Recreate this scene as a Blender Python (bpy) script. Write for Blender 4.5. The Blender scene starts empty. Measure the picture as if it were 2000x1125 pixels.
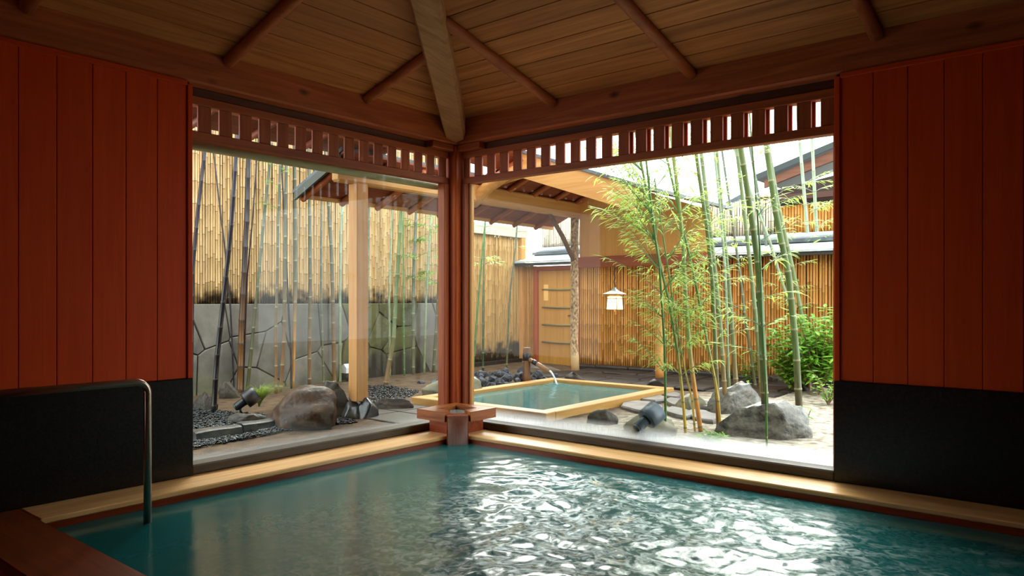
import bpy, bmesh, math, random
import numpy as np
from mathutils import Vector, Matrix, noise

R = math.radians
random.seed(7)
SC = bpy.context.scene
COL = SC.collection

# ------------------------------------------------------------------ camera, sky, exposure
CAM = Vector((4.328, -4.538, 1.068)); F = 1428.3; YAW = R(39.241); V0 = 586.3
cd = bpy.data.cameras.new('camera'); cam = bpy.data.objects.new('camera', cd); COL.objects.link(cam)
cam.location = CAM; cam.rotation_euler = (R(90), 0, YAW)
cd.sensor_width = 36; cd.lens = F * 36 / 2000; cd.shift_y = (V0 - 562.5) / 2000; cd.clip_start = .05
SC.camera = cam
world = bpy.data.worlds.new('overcast_sky'); SC.world = world; world.use_nodes = True
bg = world.node_tree.nodes['Background']
bg.inputs[0].default_value = (.93, .97, 1.0, 1); bg.inputs[1].default_value = 3.2
SC.view_settings.view_transform = 'Standard'; SC.view_settings.look = 'None'
SC.view_settings.exposure = 0.7; SC.view_settings.gamma = 1; SC.view_settings.use_curve_mapping = False
sl = bpy.data.lights.new('veiled_sun', 'SUN'); sl.energy = 6.0; sl.angle = R(40); sl.color = (1, .96, .9)
so = bpy.data.objects.new('veiled_sun', sl); COL.objects.link(so)
so.rotation_euler = Vector((.45, -.70, -.66)).to_track_quat('-Z', 'Y').to_euler()

# ------------------------------------------------------------------ calibration: pixel of the photograph -> point at a known plane
CR = Vector((math.cos(YAW), math.sin(YAW), 0)); CF = Vector((-math.sin(YAW), math.cos(YAW), 0))
def ray(u, v): return CR * (u - 1000) + CF * F + Vector((0, 0, V0 - v))
def at_z(u, v, z):
    d = ray(u, v); return CAM + d * ((z - CAM.z) / d.z)
def at_x(u, v, x):
    d = ray(u, v); return CAM + d * ((x - CAM.x) / d.x)
def at_y(u, v, y):
    d = ray(u, v); return CAM + d * ((y - CAM.y) / d.y)
def at_d(u, v, dep): return CAM + ray(u, v) * (dep / F)
def depth(p): return (Vector(p) - CAM).dot(CF)

# ------------------------------------------------------------------ materials
def lin(c):
    return tuple(((x / 255) / 12.92 if x / 255 <= .04045 else ((x / 255 + .055) / 1.055) ** 2.4) for x in c) + (1,)
MATS = {}
def nodes(name):
    m = bpy.data.materials.new(name); m.use_nodes = True
    nt = m.node_tree; b = nt.nodes['Principled BSDF']
    return m, nt, b, nt.nodes.new, nt.links.new
def mat(name, c1, c2, scale=(4, 4, 4), detail=5, rough=.6, bump=.0, rnd=.15, coord='Object', spec=.4, fine=None, dist=.3, metal=0, coat=0, stain=None, trans=0):
    """two-colour noise material; scale stretches the grain; stain=(colour, z0, z1, scale)"""
    if name in MATS: return MATS[name]
    m, nt, b, N, L = nodes(name)
    tc = N('ShaderNodeTexCoord'); mp = N('ShaderNodeMapping'); oi = N('ShaderNodeObjectInfo')
    L(tc.outputs[coord], mp.inputs[0]); mp.inputs['Scale'].default_value = scale
    ad = N('ShaderNodeVectorMath'); ad.operation = 'ADD'
    sc = N('ShaderNodeVectorMath'); sc.operation = 'SCALE'; sc.inputs[0].default_value = (37, 19, 53)
    L(oi.outputs['Random'], sc.inputs['Scale']); L(mp.outputs[0], ad.inputs[0]); L(sc.outputs[0], ad.inputs[1])
    n = N('ShaderNodeTexNoise'); n.inputs['Scale'].default_value = 1; n.inputs['Detail'].default_value = detail
    n.inputs['Distortion'].default_value = dist; n.inputs['Roughness'].default_value = .6
    L(ad.outputs[0], n.inputs['Vector'])
    r = N('ShaderNodeValToRGB'); r.color_ramp.elements[0].position = .32; r.color_ramp.elements[1].position = .68
    r.color_ramp.elements[0].color = lin(c1); r.color_ramp.elements[1].color = lin(c2)
    L(n.outputs[0], r.inputs[0])
    mr = N('ShaderNodeMapRange'); mr.inputs[3].default_value = 1 - rnd; mr.inputs[4].default_value = 1 + rnd
    L(oi.outputs['Random'], mr.inputs[0])
    mu = N('ShaderNodeVectorMath'); mu.operation = 'SCALE'
    L(r.outputs[0], mu.inputs[0]); L(mr.outputs[0], mu.inputs['Scale'])
    out = mu.outputs[0]
    if stain:
        col, z0, z1, ss = stain
        g = N('ShaderNodeNewGeometry'); sp = N('ShaderNodeSeparateXYZ'); L(g.outputs['Position'], sp.inputs[0])
        n2 = N('ShaderNodeTexNoise'); n2.inputs['Scale'].default_value = ss; n2.inputs['Detail'].default_value = 4; L(g.outputs['Position'], n2.inputs['Vector'])
        a = N('ShaderNodeMapRange'); a.inputs[1].default_value = z0; a.inputs[2].default_value = z1; a.inputs[3].default_value = .62; a.inputs[4].default_value = -.25
        L(sp.outputs[2], a.inputs[0])
        s = N('ShaderNodeMath'); s.operation = 'ADD'; L(a.outputs[0], s.inputs[0]); L(n2.outputs[0], s.inputs[1])
        rr = N('ShaderNodeMapRange'); rr.inputs[1].default_value = .62; rr.inputs[2].default_value = .85; L(s.outputs[0], rr.inputs[0])
        mx = N('ShaderNodeMixRGB'); L(rr.outputs[0], mx.inputs[0]); L(out, mx.inputs[1]); mx.inputs[2].default_value = lin(col)
        out = mx.outputs[0]
    L(out, b.inputs['Base Color'])
    b.inputs['Roughness'].default_value = rough; b.inputs['Specular IOR Level'].default_value = spec
    b.inputs['Metallic'].default_value = metal; b.inputs['Coat Weight'].default_value = coat; b.inputs['Coat Roughness'].default_value = .15
    if bump:
        bp = N('ShaderNodeBump'); bp.inputs['Strength'].default_value = bump; bp.inputs['Distance'].default_value = .01
        src = n.outputs[0]
        if fine:
            nf = N('ShaderNodeTexNoise'); nf.inputs['Scale'].default_value = fine; nf.inputs['Detail'].default_value = 6; L(tc.outputs[coord], nf.inputs['Vector']); src = nf.outputs[0]
        L(src, bp.inputs['Height']); L(bp.outputs[0], b.inputs['Normal'])
    MATS[name] = m
    return m
AX = {'x': (1.2, 22, 22), 'y': (22, 1.2, 22), 'z': (22, 22, 1.2)}
def wood(name, c1, c2, ax, rough=.5, rnd=.12, k=1, bump=.15, spec=.35, stain=None, coat=0):
    return mat(name + '_' + ax, c1, c2, tuple(a * k for a in AX[ax]), 6, rough, bump, rnd, spec=spec, stain=stain, coat=coat, dist=.8)
def panel_w(ax): return wood('red_cedar_panel', (196, 58, 4), (210, 70, 8), ax, .55, .05, bump=.05, spec=.2)
def beam_w(ax):
    if 'beam_timber_' + ax in MATS: return MATS['beam_timber_' + ax]
    m = wood('beam_timber', (142, 66, 32), (186, 98, 52), ax, .5, .1)
    nt = m.node_tree; N = nt.nodes.new; L = nt.links.new; b = nt.nodes['Principled BSDF']; old = b.inputs['Base Color'].links[0].from_socket
    tc = N('ShaderNodeTexCoord'); mp = N('ShaderNodeMapping'); mp.inputs['Scale'].default_value = {'x': (2.2, 4, 4), 'y': (4, 2.2, 4), 'z': (4, 4, 2.2)}[ax]; L(tc.outputs['Object'], mp.inputs[0])
    v = N('ShaderNodeTexVoronoi'); v.inputs['Scale'].default_value = 1; L(mp.outputs[0], v.inputs['Vector'])
    r = N('ShaderNodeMapRange'); r.inputs[1].default_value = .05; r.inputs[2].default_value = .13; r.inputs[3].default_value = .85; r.inputs[4].default_value = 0; L(v.outputs['Distance'], r.inputs[0])
    mx = N('ShaderNodeMixRGB'); L(r.outputs[0], mx.inputs[0]); L(old, mx.inputs[1]); mx.inputs[2].default_value = lin((50, 24, 12)); L(mx.outputs[0], b.inputs['Base Color'])
    return m
def ceil_w(ax): return wood('ceiling_timber', (152, 88, 42), (196, 126, 66), ax, .6, .16, k=.8)
def raft_w(ax): return wood('rafter_timber', (150, 76, 40), (184, 104, 58), ax, .55, .1)
def frame_w(ax): return wood('frame_timber', (136, 60, 26), (172, 86, 40), ax, .5, .1)
def curb_w(ax): return wood('hinoki_curb', (214, 156, 92), (240, 194, 132), ax, .32, .06, k=.8, spec=.5)
def rim_w(ax): return wood('hinoki_rim', (178, 130, 68), (202, 156, 92), ax, .4, .06, k=.8)
def post_w(ax): return wood('garden_post_timber', (186, 128, 66), (208, 152, 88), ax, .55, .06)
def pav_w(ax): return wood('pavilion_timber', (190, 134, 72), (212, 160, 96), ax, .55, .08)
def redw(ax): return wood('roof_underside', (118, 58, 34), (150, 80, 50), ax, .6, .12)
M_WRED = wood('box_cedar', (134, 56, 22), (176, 84, 36), 'x', .4, .1, stain=None)
def plain(name, c, rough=.5, metal=0, spec=.4, emit=None, es=0):
    if name in MATS: return MATS[name]
    m, nt, b, N, L = nodes(name)
    b.inputs['Base Color'].default_value = lin(c); b.inputs['Roughness'].default_value = rough
    b.inputs['Metallic'].default_value = metal; b.inputs['Specular IOR Level'].default_value = spec
    if emit: b.inputs['Emission Color'].default_value = lin(emit); b.inputs['Emission Strength'].default_value = es
    MATS[name] = m; return m
M_GRANITE = mat('black_granite', (7, 5, 4), (36, 28, 22), (70, 70, 70), 3, .3, 0, 0, spec=.3)
M_SILL = mat('sill_metal', (60, 50, 38), (84, 72, 56), (3, 3, 30), 3, .45, 0, .02, spec=.3)
M_PIPE = plain('steel_pipe', (170, 150, 135), .28, .9)
M_BLACK = plain('lamp_black', (30, 33, 38), .35, 0, .5); M_GREYL = plain('lamp_grey', (74, 86, 98), .35, 0, .5)
M_ROCK = mat('wet_rock', (34, 33, 31), (136, 132, 122), (9, 9, 14), 10, .34, 1.0, .12, fine=26, spec=.6)
M_ROCKD = mat('dark_rock', (18, 15, 12), (74, 64, 52), (8, 8, 12), 10, .5, .9, .12, fine=24, spec=.4)
M_ROCKG = mat('mossy_rock', (96, 98, 76), (150, 142, 120), (6, 6, 8), 8, .5, .5, .08, fine=20)
M_RED = mat('ochre_rock', (20, 15, 11), (86, 58, 34), (6, 6, 10), 10, .5, .9, .1, fine=22, spec=.35)
M_LAVA = mat('lava_rock', (44, 46, 54), (98, 100, 108), (12, 12, 12), 6, .85, .5, .2, fine=60)
M_PEB = mat('black_pebble', (8, 10, 12), (38, 44, 48), (18, 18, 18), 2, .2, 0, .3, spec=.45)
M_WALLST = mat('wall_stone', (96, 92, 84), (134, 128, 118), (3, 3, 3), 7, .85, .35, .16, fine=40, stain=((104, 106, 66), -.45, .75, 1.6))
M_WALLMOSS = mat('mossy_wall_stone', (62, 58, 34), (104, 102, 60), (2.4, 2.4, 2.4), 8, .85, .5, .15, fine=40, stain=((52, 44, 34), -.1, .8, 2.5))
M_MORT = plain('joint_mortar', (42, 38, 32), .95)  # dark mortar of the core, seen through the stone joints
M_DARKST = mat('base_stone', (24, 18, 15), (50, 40, 34), (6, 6, 6), 6, .6, .4, .1, fine=25)
M_PAVE = mat('wet_paving', (36, 30, 23), (60, 51, 40), (4, 4, 4), 7, .45, .25, .12, fine=30, spec=.4)
M_SLAB = mat('paving_stone', (70, 68, 68), (118, 114, 110), (5, 5, 5), 7, .4, .4, .15, fine=30)
M_ROOF = mat('roof_sheet', (66, 74, 80), (96, 104, 108), (5, 5, 5), 4, .35, .1, .08)
M_PALEROOF = mat('cap_sheet', (150, 160, 168), (186, 194, 200), (4, 4, 4), 4, .3, .05, .05)
M_POLE = mat('fence_bamboo', (184, 148, 100), (214, 182, 130), (30, 30, 2.2), 5, .45, .0, .16, stain=((70, 52, 36), .85, 1.45, 7.0))
M_POLE2 = mat('fence_bamboo_amber', (164, 124, 68), (198, 158, 98), (30, 30, 2.2), 5, .45, .0, .16, stain=((66, 52, 36), .0, .75, 6.0))
M_POLE3 = mat('fence_bamboo_brown', (170, 114, 50), (194, 138, 68), (30, 30, 2), 5, .45, .0, .15)
M_POLE4 = mat('fence_bamboo_pale', (180, 168, 146), (206, 196, 176), (30, 30, 2.2), 5, .5, .0, .14, stain=((96, 84, 66), 1.85, 2.15, 8.0))
M_NODE = plain('bamboo_node', (138, 104, 64), .6)
M_BACK = plain('fence_back', (58, 42, 26), .9)
M_DOOR = wood('door_timber', (176, 122, 52), (194, 142, 68), 'z', .5, .05)
M_DRYB = mat('batten_bamboo', (112, 100, 66), (148, 132, 88), (3, 20, 20), 4, .6, 0, .1)
M_LEAFS = {}
def leafmat(name, c, c2):
    if name in MATS: return MATS[name]
    m = mat(name, c, c2, (9, 9, 9), 3, .45, 0, .1, coord='Object')
    nt = m.node_tree; b = nt.nodes['Principled BSDF']; o = nt.nodes['Material Output']
    t = nt.nodes.new('ShaderNodeBsdfTranslucent'); mx = nt.nodes.new('ShaderNodeMixShader'); mx.inputs[0].default_value = .4
    nt.links.new(b.inputs['Base Color'].links[0].from_socket, t.inputs[0])
    nt.links.new(b.outputs[0], mx.inputs[1]); nt.links.new(t.outputs[0], mx.inputs[2]); nt.links.new(mx.outputs[0], o.inputs[0])
    return m
M_LEAF = leafmat('bamboo_leaf', (150, 186, 76), (200, 222, 118))
M_LEAFD = leafmat('bamboo_leaf_green', (92, 150, 44), (150, 196, 72))
M_SHRUB = leafmat('shrub_leaf', (74, 128, 48), (130, 184, 78))
M_GRASS = leafmat('grass_blade', (104, 142, 48), (168, 184, 74))
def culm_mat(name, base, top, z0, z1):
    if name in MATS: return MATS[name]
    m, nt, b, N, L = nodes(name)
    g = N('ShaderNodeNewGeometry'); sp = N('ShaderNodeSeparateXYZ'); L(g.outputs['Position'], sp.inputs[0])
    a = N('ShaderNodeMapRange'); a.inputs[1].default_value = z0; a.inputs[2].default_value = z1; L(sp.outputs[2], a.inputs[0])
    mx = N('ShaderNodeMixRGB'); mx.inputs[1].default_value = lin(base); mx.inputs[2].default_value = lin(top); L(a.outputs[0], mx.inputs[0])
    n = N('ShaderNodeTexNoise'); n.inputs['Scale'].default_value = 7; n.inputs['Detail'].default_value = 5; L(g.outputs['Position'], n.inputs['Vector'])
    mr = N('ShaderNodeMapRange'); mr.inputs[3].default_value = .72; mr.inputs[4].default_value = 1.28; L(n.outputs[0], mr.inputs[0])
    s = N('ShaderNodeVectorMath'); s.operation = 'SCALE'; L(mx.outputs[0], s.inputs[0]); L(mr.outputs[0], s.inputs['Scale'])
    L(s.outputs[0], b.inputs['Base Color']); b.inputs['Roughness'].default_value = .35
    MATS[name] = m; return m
def glass_mat(name, fog_h, fog_amt, f0=.007, f1=.14):
    m, nt, b, N, L = nodes(name); nt.nodes.remove(b); o = nt.nodes['Material Output']
    tr = N('ShaderNodeBsdfTransparent'); gl = N('ShaderNodeBsdfGlossy'); gl.inputs['Roughness'].default_value = .0
    # Schlick reflectance, the same from either side of the thin pane
    gg = N('ShaderNodeNewGeometry'); dt = N('ShaderNodeVectorMath'); dt.operation = 'DOT_PRODUCT'; L(gg.outputs['Normal'], dt.inputs[0]); L(gg.outputs['Incoming'], dt.inputs[1])
    ab = N('ShaderNodeMath'); ab.operation = 'ABSOLUTE'; L(dt.outputs['Value'], ab.inputs[0])
    iv = N('ShaderNodeMath'); iv.operation = 'SUBTRACT'; iv.inputs[0].default_value = 1; L(ab.outputs[0], iv.inputs[1])
    pw = N('ShaderNodeMath'); pw.operation = 'POWER'; pw.inputs[1].default_value = 5; L(iv.outputs[0], pw.inputs[0])
    fr = N('ShaderNodeMath'); fr.operation = 'MULTIPLY_ADD'; fr.inputs[1].default_value = f1; fr.inputs[2].default_value = f0; L(pw.outputs[0], fr.inputs[0])
    tr.inputs[0].default_value = (.93, .96, .94, 1)
    m1 = N('ShaderNodeMixShader'); L(fr.outputs[0], m1.inputs[0]); L(tr.outputs[0], m1.inputs[1]); L(gl.outputs[0], m1.inputs[2])
    # condensation near the foot of the pane: droplets and runs
    g = N('ShaderNodeNewGeometry'); sp = N('ShaderNodeSeparateXYZ'); L(g.outputs['Position'], sp.inputs[0])
    mp = N('ShaderNodeMapping'); mp.inputs['Scale'].default_value = (170, 170, 14); L(g.outputs['Position'], mp.inputs[0])
    n = N('ShaderNodeTexNoise'); n.inputs['Scale'].default_value = 1; n.inputs['Detail'].default_value = 4; L(mp.outputs[0], n.inputs['Vector'])
    a = N('ShaderNodeMapRange'); a.inputs[1].default_value = .06; a.inputs[2].default_value = .06 + fog_h; a.inputs[3].default_value = fog_amt; a.inputs[4].default_value = 0
    a.interpolation_type = 'SMOOTHERSTEP'; L(sp.outputs[2], a.inputs[0])
    mu = N('ShaderNodeMath'); mu.operation = 'MULTIPLY'; L(a.outputs[0], mu.inputs[0])
    nr = N('ShaderNodeMapRange'); nr.inputs[1].default_value = .3; nr.inputs[2].default_value = .65; nr.inputs[3].default_value = .75; L(n.outputs[0], nr.inputs[0]); L(nr.outputs[0], mu.inputs[1])
    tl = N('ShaderNodeBsdfTranslucent'); tl.inputs[0].default_value = (.9, .93, .95, 1)
    m2 = N('ShaderNodeMixShader'); L(mu.outputs[0], m2.inputs[0]); L(m1.outputs[0], m2.inputs[1]); L(tl.outputs[0], m2.inputs[2])
    L(m2.outputs[0], o.inputs[0]); MATS[name] = m; return m
M_GLASS1 = glass_mat('pane_glass_a', .07, .07, .014, .24)
M_GLASS2 = glass_mat('pane_glass_b', .13, .5)
def water_mat(name, c, foam_glare=False, rough=.06):
    m, nt, b, N, L = nodes(name)
    b.inputs['Base Color'].default_value = lin(c); b.inputs['Roughness'].default_value = rough; b.inputs['IOR'].default_value = 1.33; b.inputs['Specular IOR Level'].default_value = .5
    tc = N('ShaderNodeTexCoord'); n = N('ShaderNodeTexNoise'); n.inputs['Scale'].default_value = 9; n.inputs['Detail'].default_value = 4; L(tc.outputs['Object'], n.inputs['Vector'])
    bp = N('ShaderNodeBump'); bp.inputs['Strength'].default_value = .06; bp.inputs['Distance'].default_value = .02; L(n.outputs[0], bp.inputs['Height']); L(bp.outputs[0], b.inputs['Normal'])
    if foam_glare:
        at = N('ShaderNodeAttribute'); at.attribute_name = 'foam_glare'
        nf = N('ShaderNodeTexNoise'); nf.inputs['Scale'].default_value = 17; nf.inputs['Detail'].default_value = 6; nf.inputs['Distortion'].default_value = 1.5; L(tc.outputs['Object'], nf.inputs['Vector'])
        mu = N('ShaderNodeMath'); mu.operation = 'MULTIPLY'; L(at.outputs['Fac'], mu.inputs[0])
        r = N('ShaderNodeMapRange'); r.inputs[1].default_value = .42; r.inputs[2].default_value = .66; r.inputs[3].default_value = .06; L(nf.outputs[0], r.inputs[0]); L(r.outputs[0], mu.inputs[1])
        mx = N('ShaderNodeMixRGB'); mx.inputs[1].default_value = lin(c); mx.inputs[2].default_value = (.78, .93, .95, 1); L(mu.outputs[0], mx.inputs[0]); L(mx.outputs[0], b.inputs['Base Color'])
    MATS[name] = m; return m

# ------------------------------------------------------------------ mesh helpers (all coordinates are world metres)
WL = {}   # object -> world location
class MB:
    def __init__(s): s.v = []; s.f = []; s.m = []
    def add(s, vs, fs, mi=0):
        o = len(s.v); s.v += [tuple(x) for x in vs]; s.f += [tuple(i + o for i in f) for f in fs]; s.m += [mi] * len(fs); return s
    def box(s, x0, x1, y0, y1, z0, z1, c=.004, mi=0, M=None):
        """chamfered box"""
        if x1 < x0: x0, x1 = x1, x0
        if y1 < y0: y0, y1 = y1, y0
        if z1 < z0: z0, z1 = z1, z0
        c = min(c, (x1 - x0) * .3, (y1 - y0) * .3, (z1 - z0) * .3)
        lo, hi = (x0, y0, z0), (x1, y1, z1); vs = []; idx = {}
        for sx in (0, 1):
            for sy in (0, 1):
                for sz in (0, 1):
                    sg = (sx, sy, sz)
                    for a in range(3):
                        p = []
                        for k in range(3):
                            e = hi[k] if sg[k] else lo[k]
                            p.append(e if k == a else e + (-c if sg[k] else c))
                        idx[(sg, a)] = len(vs); vs.append(Vector(p))
        fs = []
        def S(a, b, cc): return (a, b, cc)
        for a in range(3):
            b_, c_ = (a + 1) % 3, (a + 2) % 3
            for sa in (0, 1):
                q = []
                for (p, r) in ((0, 0), (1, 0), (1, 1), (0, 1)):
                    sg = [0, 0, 0]; sg[a] = sa; sg[b_] = p; sg[c_] = r; q.append(idx[(tuple(sg), a)])
                fs.append(q if sa else q[::-1])
        for a in range(3):      # edges along axis a
            b_, c_ = (a + 1) % 3, (a + 2) % 3
            for p in (0, 1):
                for r in (0, 1):
                    s0 = [0, 0, 0]; s1 = [0, 0, 0]; s0[b_] = s1[b_] = p; s0[c_] = s1[c_] = r; s1[a] = 1
                    q = [idx[(tuple(s0), b_)], idx[(tuple(s1), b_)], idx[(tuple(s1), c_)], idx[(tuple(s0), c_)]]
                    fs.append(q if (p == r) else q[::-1])
        for sx in (0, 1):
            for sy in (0, 1):
                for sz in (0, 1):
                    t = [idx[((sx, sy, sz), a)] for a in range(3)]
                    fs.append(t if (sx + sy + sz) % 2 == 1 else t[::-1])
        if M is not None: vs = [M @ v for v in vs]
        return s.add(vs, fs, mi)
    def prism(s, poly, ext, mi=0):
        """poly: list of 3-D points, ext: extrusion vector"""
        n = len(poly); e = Vector(ext); a = [Vector(p) for p in poly]
        return s.add(a + [p + e for p in a], [tuple(range(n))[::-1], tuple(range(n, 2 * n))] + [(i, (i + 1) % n, n + (i + 1) % n, n + i) for i in range(n)], mi)
    def tube(s, pts, rad, n=8, cap=True, mi=0, rings=None, squash=1):
        """tube along points; rad number or list; rings: material index per segment"""
        pts = [Vector(p) for p in pts]
        if not hasattr(rad, '__len__'): rad = [rad] * len(pts)
        vs = []; fs = []; ms = []
        ref = None
        for i, p in enumerate(pts):
            t = (pts[min(i + 1, len(pts) - 1)] - pts[max(i - 1, 0)]).normalized()
            if ref is None:
                ref = Vector((0, 0, 1)) if abs(t.z) < .9 else Vector((1, 0, 0))
            a = (ref - t * ref.dot(t)).normalized(); b = t.cross(a); ref = a
            for k in range(n):
                an = 2 * math.pi * k / n
                vs.append(p + (a * math.cos(an) * squash + b * math.sin(an)) * rad[i])
        for i in range(len(pts) - 1):
            for k in range(n):
                k2 = (k + 1) % n
                fs.append((i * n + k, i * n + k2, (i + 1) * n + k2, (i + 1) * n + k)); ms.append(rings[i] if rings else mi)
        if cap:
            fs += [tuple(range(n))[::-1], tuple(range((len(pts) - 1) * n, len(pts) * n))]; ms += [mi, mi]
        o = len(s.v); s.v += [tuple(x) for x in vs]; s.f += [tuple(i + o for i in f) for f in fs]; s.m += ms
        return s
    def build(s, name, mats, parent=None, smooth=False, origin=None):
        me = bpy.data.meshes.new(name)
        v = np.array(s.v, dtype=float)
        if origin is None: o = Vector(((v[:, 0].min() + v[:, 0].max()) / 2, (v[:, 1].min() + v[:, 1].max()) / 2, v[:, 2].min()))
        else: o = Vector(origin)
        me.from_pydata((v - np.array(o)).tolist(), [], s.f)
        for m in (mats if isinstance(mats, (list, tuple)) else [mats]): me.materials.append(m)
        if any(s.m): me.polygons.foreach_set('material_index', s.m)
        if smooth: me.polygons.foreach_set('use_smooth', [True] * len(me.polygons))
        me.update()
        return link(name, me, o, parent)
def link(name, data, wloc, parent=None, rot=None):
    ob = bpy.data.objects.new(name, data); COL.objects.link(ob)
    WL[ob] = Vector(wloc)
    ob.location = Vector(wloc) - (WL[parent] if parent else Vector((0, 0, 0)))
    if parent: ob.parent = parent
    if rot: ob.rotation_euler = rot
    return ob
def tag(o, label=None, cat=None, group=None, kind=None):
    if label: o['label'] = label
    if cat: o['category'] = cat
    if group: o['group'] = group
    if kind: o['kind'] = kind
    return o
def thing(name, loc, label=None, cat=None, group=None, kind=None): return tag(link(name, None, loc), label, cat, group, kind)
def B(name, x0, x1, y0, y1, z0, z1, m, parent=None, c=.004): return MB().box(x0, x1, y0, y1, z0, z1, c).build(name, m, parent)

# ------------------------------------------------------------------ room shell
LW0 = -2.321   # left window starts here (y), right window ends at RW1 (x)
RW1 = 3.075
ZB, ZBT = 2.40, 2.63
RX, RY = 6.6, -6.6
wl = thing('wall_left', (0, -4.4, 0), 'left wall of red cedar boards above a black granite dado', kind='structure')
wr = thing('wall_right', (4.8, 0, 0), 'right wall of red cedar boards above a black granite dado', kind='structure')
B('wall_core', -.15, -.025, RY, LW0 - .001, -.3, ZB, M_BACK, wl)
B('wall_core', RW1 + .001, RX, .025, .15, -.3, ZB, M_BACK, wr)
PW = .1765
y = LW0 - .033
while y > RY:
    B('wall_board', -.025, 0, max(y - PW, RY) + .0012, y - .0012, .596, ZB - .03, panel_w('z'), wl, .0025); y -= PW
B('edge_trim', -.15, .010, LW0 - .032, LW0, .594, ZB - .02, panel_w('z'), wl)
x = RW1 + .033
while x < RX:
    B('wall_board', x + .0012, min(x + PW, RX) - .0012, 0, .025, .596, ZB - .03, panel_w('z'), wr, .0025); x += PW
B('edge_trim', RW1, RW1 + .032, -.010, .15, .594, ZB - .02, panel_w('z'), wr)
B('top_trim', -.02, .012, RY, LW0 - .032, ZB - .032, ZB - .001, panel_w('y'), wl)
B('top_trim', RW1 + .032, RX, -.012, .02, ZB - .032, ZB - .001, panel_w('x'), wr)
B('granite_dado', -.15, .014, RY, LW0 + .002, .002, .595, M_GRANITE, wl)
B('granite_dado', RW1 - .002, RX, -.014, .15, .002, .595, M_GRANITE, wr)
B('wall_rear', RX, RX + .1, RY - .1, .15, -.4, 4.3, panel_w('z')).__setitem__('kind', 'structure')
B('wall_near', -.15, RX, RY - .1, RY, -.4, 4.3, panel_w('z')).__setitem__('kind', 'structure')
B('floor', .29, RX, RY, -3.54, -.45, -.36, M_GRANITE).__setitem__('kind', 'structure')

# beams over the two glazed walls
bl = thing('wall_beam', (-.07, -3, ZB), 'heavy knotted timber beam over the left window and wall', 'beam', 'wall plate beams')
B('beam_body', -.14, 0, RY, .14, ZB, ZBT, beam_w('y'), bl, .012)
B('beam_nose', .0, .25, .02, .12, ZB - .055, ZB - .001, beam_w('x'), bl, .006)
br = thing('wall_beam', (3, .07, ZB), 'heavy timber beam over the right window and wall', 'beam', 'wall plate beams')
B('beam_body', .001, RX, 0, .14, ZB, ZBT, beam_w('x'), br, .012)
B('beam_nose', -.12, -.02, -.25, .0, ZB - .055, ZB - .001, beam_w('y'), br, .006)
for yy in (-.97, -2.084, -3.2, -4.3): pass

# ceiling: two board planes meeting at the hip
SL, SR, ZC = .30, .235, 2.605
ce = thing('ceiling', (2, -2, ZC), 'sloping plank ceiling of two planes meeting at a hip', kind='structure')
bw = .168
k = 0
while (k + 1) * bw < -RY:
    a, b = k * bw + .004, (k + 1) * bw - .004
    za, zb = ZC + SR * a, ZC + SR * b; xa, xb = SR * a / SL, SR * b / SL
    if xb < RX - .3:
        MB().prism([(xa, -a, za), (RX, -a, za), (RX, -b, zb), (xb, -b, zb)][::-1], (0, 0, .014)).build('ceiling_board', ceil_w('x'), ce)
    k += 1
k = 0
while (k + 1) * bw < -RY * SR / SL:
    a, b = k * bw + .004, (k + 1) * bw - .004
    za, zb = ZC + SL * a, ZC + SL * b; ya, yb = -SL * a / SR, -SL * b / SR
    MB().prism([(a, ya, za), (b, yb, zb), (b, RY, zb), (a, RY, za)][::-1], (0, 0, .014)).build('ceiling_board', ceil_w('y'), ce)
    k += 1
H = 5.3
for nm, pl in (('roof_sheet', [(-.14, .14, ZC + .01), (RX + .1, .14, ZC + .01), (RX + .1, RY - .1, ZC + .02 - SR * RY), (-RY * SR / SL, RY - .1, ZC + .02 - SR * RY)]),
               ('roof_sheet', [(-.14, .14, ZC + .01), (-RY * SR / SL, RY - .1, ZC + .02 - SR * RY), (-.14, RY - .1, ZC + .01)])):
    MB().prism([Vector(p) + Vector((0, 0, .012)) for p in pl], (0, 0, .05)).build(nm, M_BACK, ce)
# round rafters and the hip rafter
for i, xx in enumerate((1.03, 2.166, 3.30, 4.44)):
    y1 = -min(5.8, xx * SL / SR) if i else -1.29
    pts = [Vector((xx, .0 - j * (-y1) / 10, ZC - .028 + SR * j * (-y1) / 10)) for j in range(11)]
    o = MB().tube(pts, [.037 + .002 * math.sin(j * 1.7 + i) for j in range(11)], 12).build('ceiling_rafter', raft_w('y'), None, True)
    tag(o, ('round rafter over the right window, the one nearest the hip rafter', 'round rafter over the middle of the right window', 'round rafter over the inner edge of the right red wall', 'round rafter over the right red wall, far right')[i], 'rafter', 'round rafters over the right wall')
for i, yy in enumerate((-.97, -2.084, -3.20, -4.3)):
    x1 = min(4.6, -yy * SR / SL)
    pts = [Vector((j * x1 / 10, yy, ZC - .028 + SL * j * x1 / 10)) for j in range(11)]
    o = MB().tube(pts, [.037 + .002 * math.sin(j * 1.3 + i) for j in range(11)], 12).build('ceiling_rafter', raft_w('x'), None, True)
    tag(o, ('round rafter over the left window, the one touching the hip rafter', 'round rafter meeting the left beam near the red panel edge', 'round rafter over the left red wall, at the top left corner', 'round rafter over the left red wall, nearest the viewer')[i], 'rafter', 'round rafters over the left wall')
hd = Vector((1, -SL / SR, 0)).normalized(); hs = Vector((-hd.y, hd.x, 0))
hr = SL * hd.x
mb = MB(); vs = []
HN = 14
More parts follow.
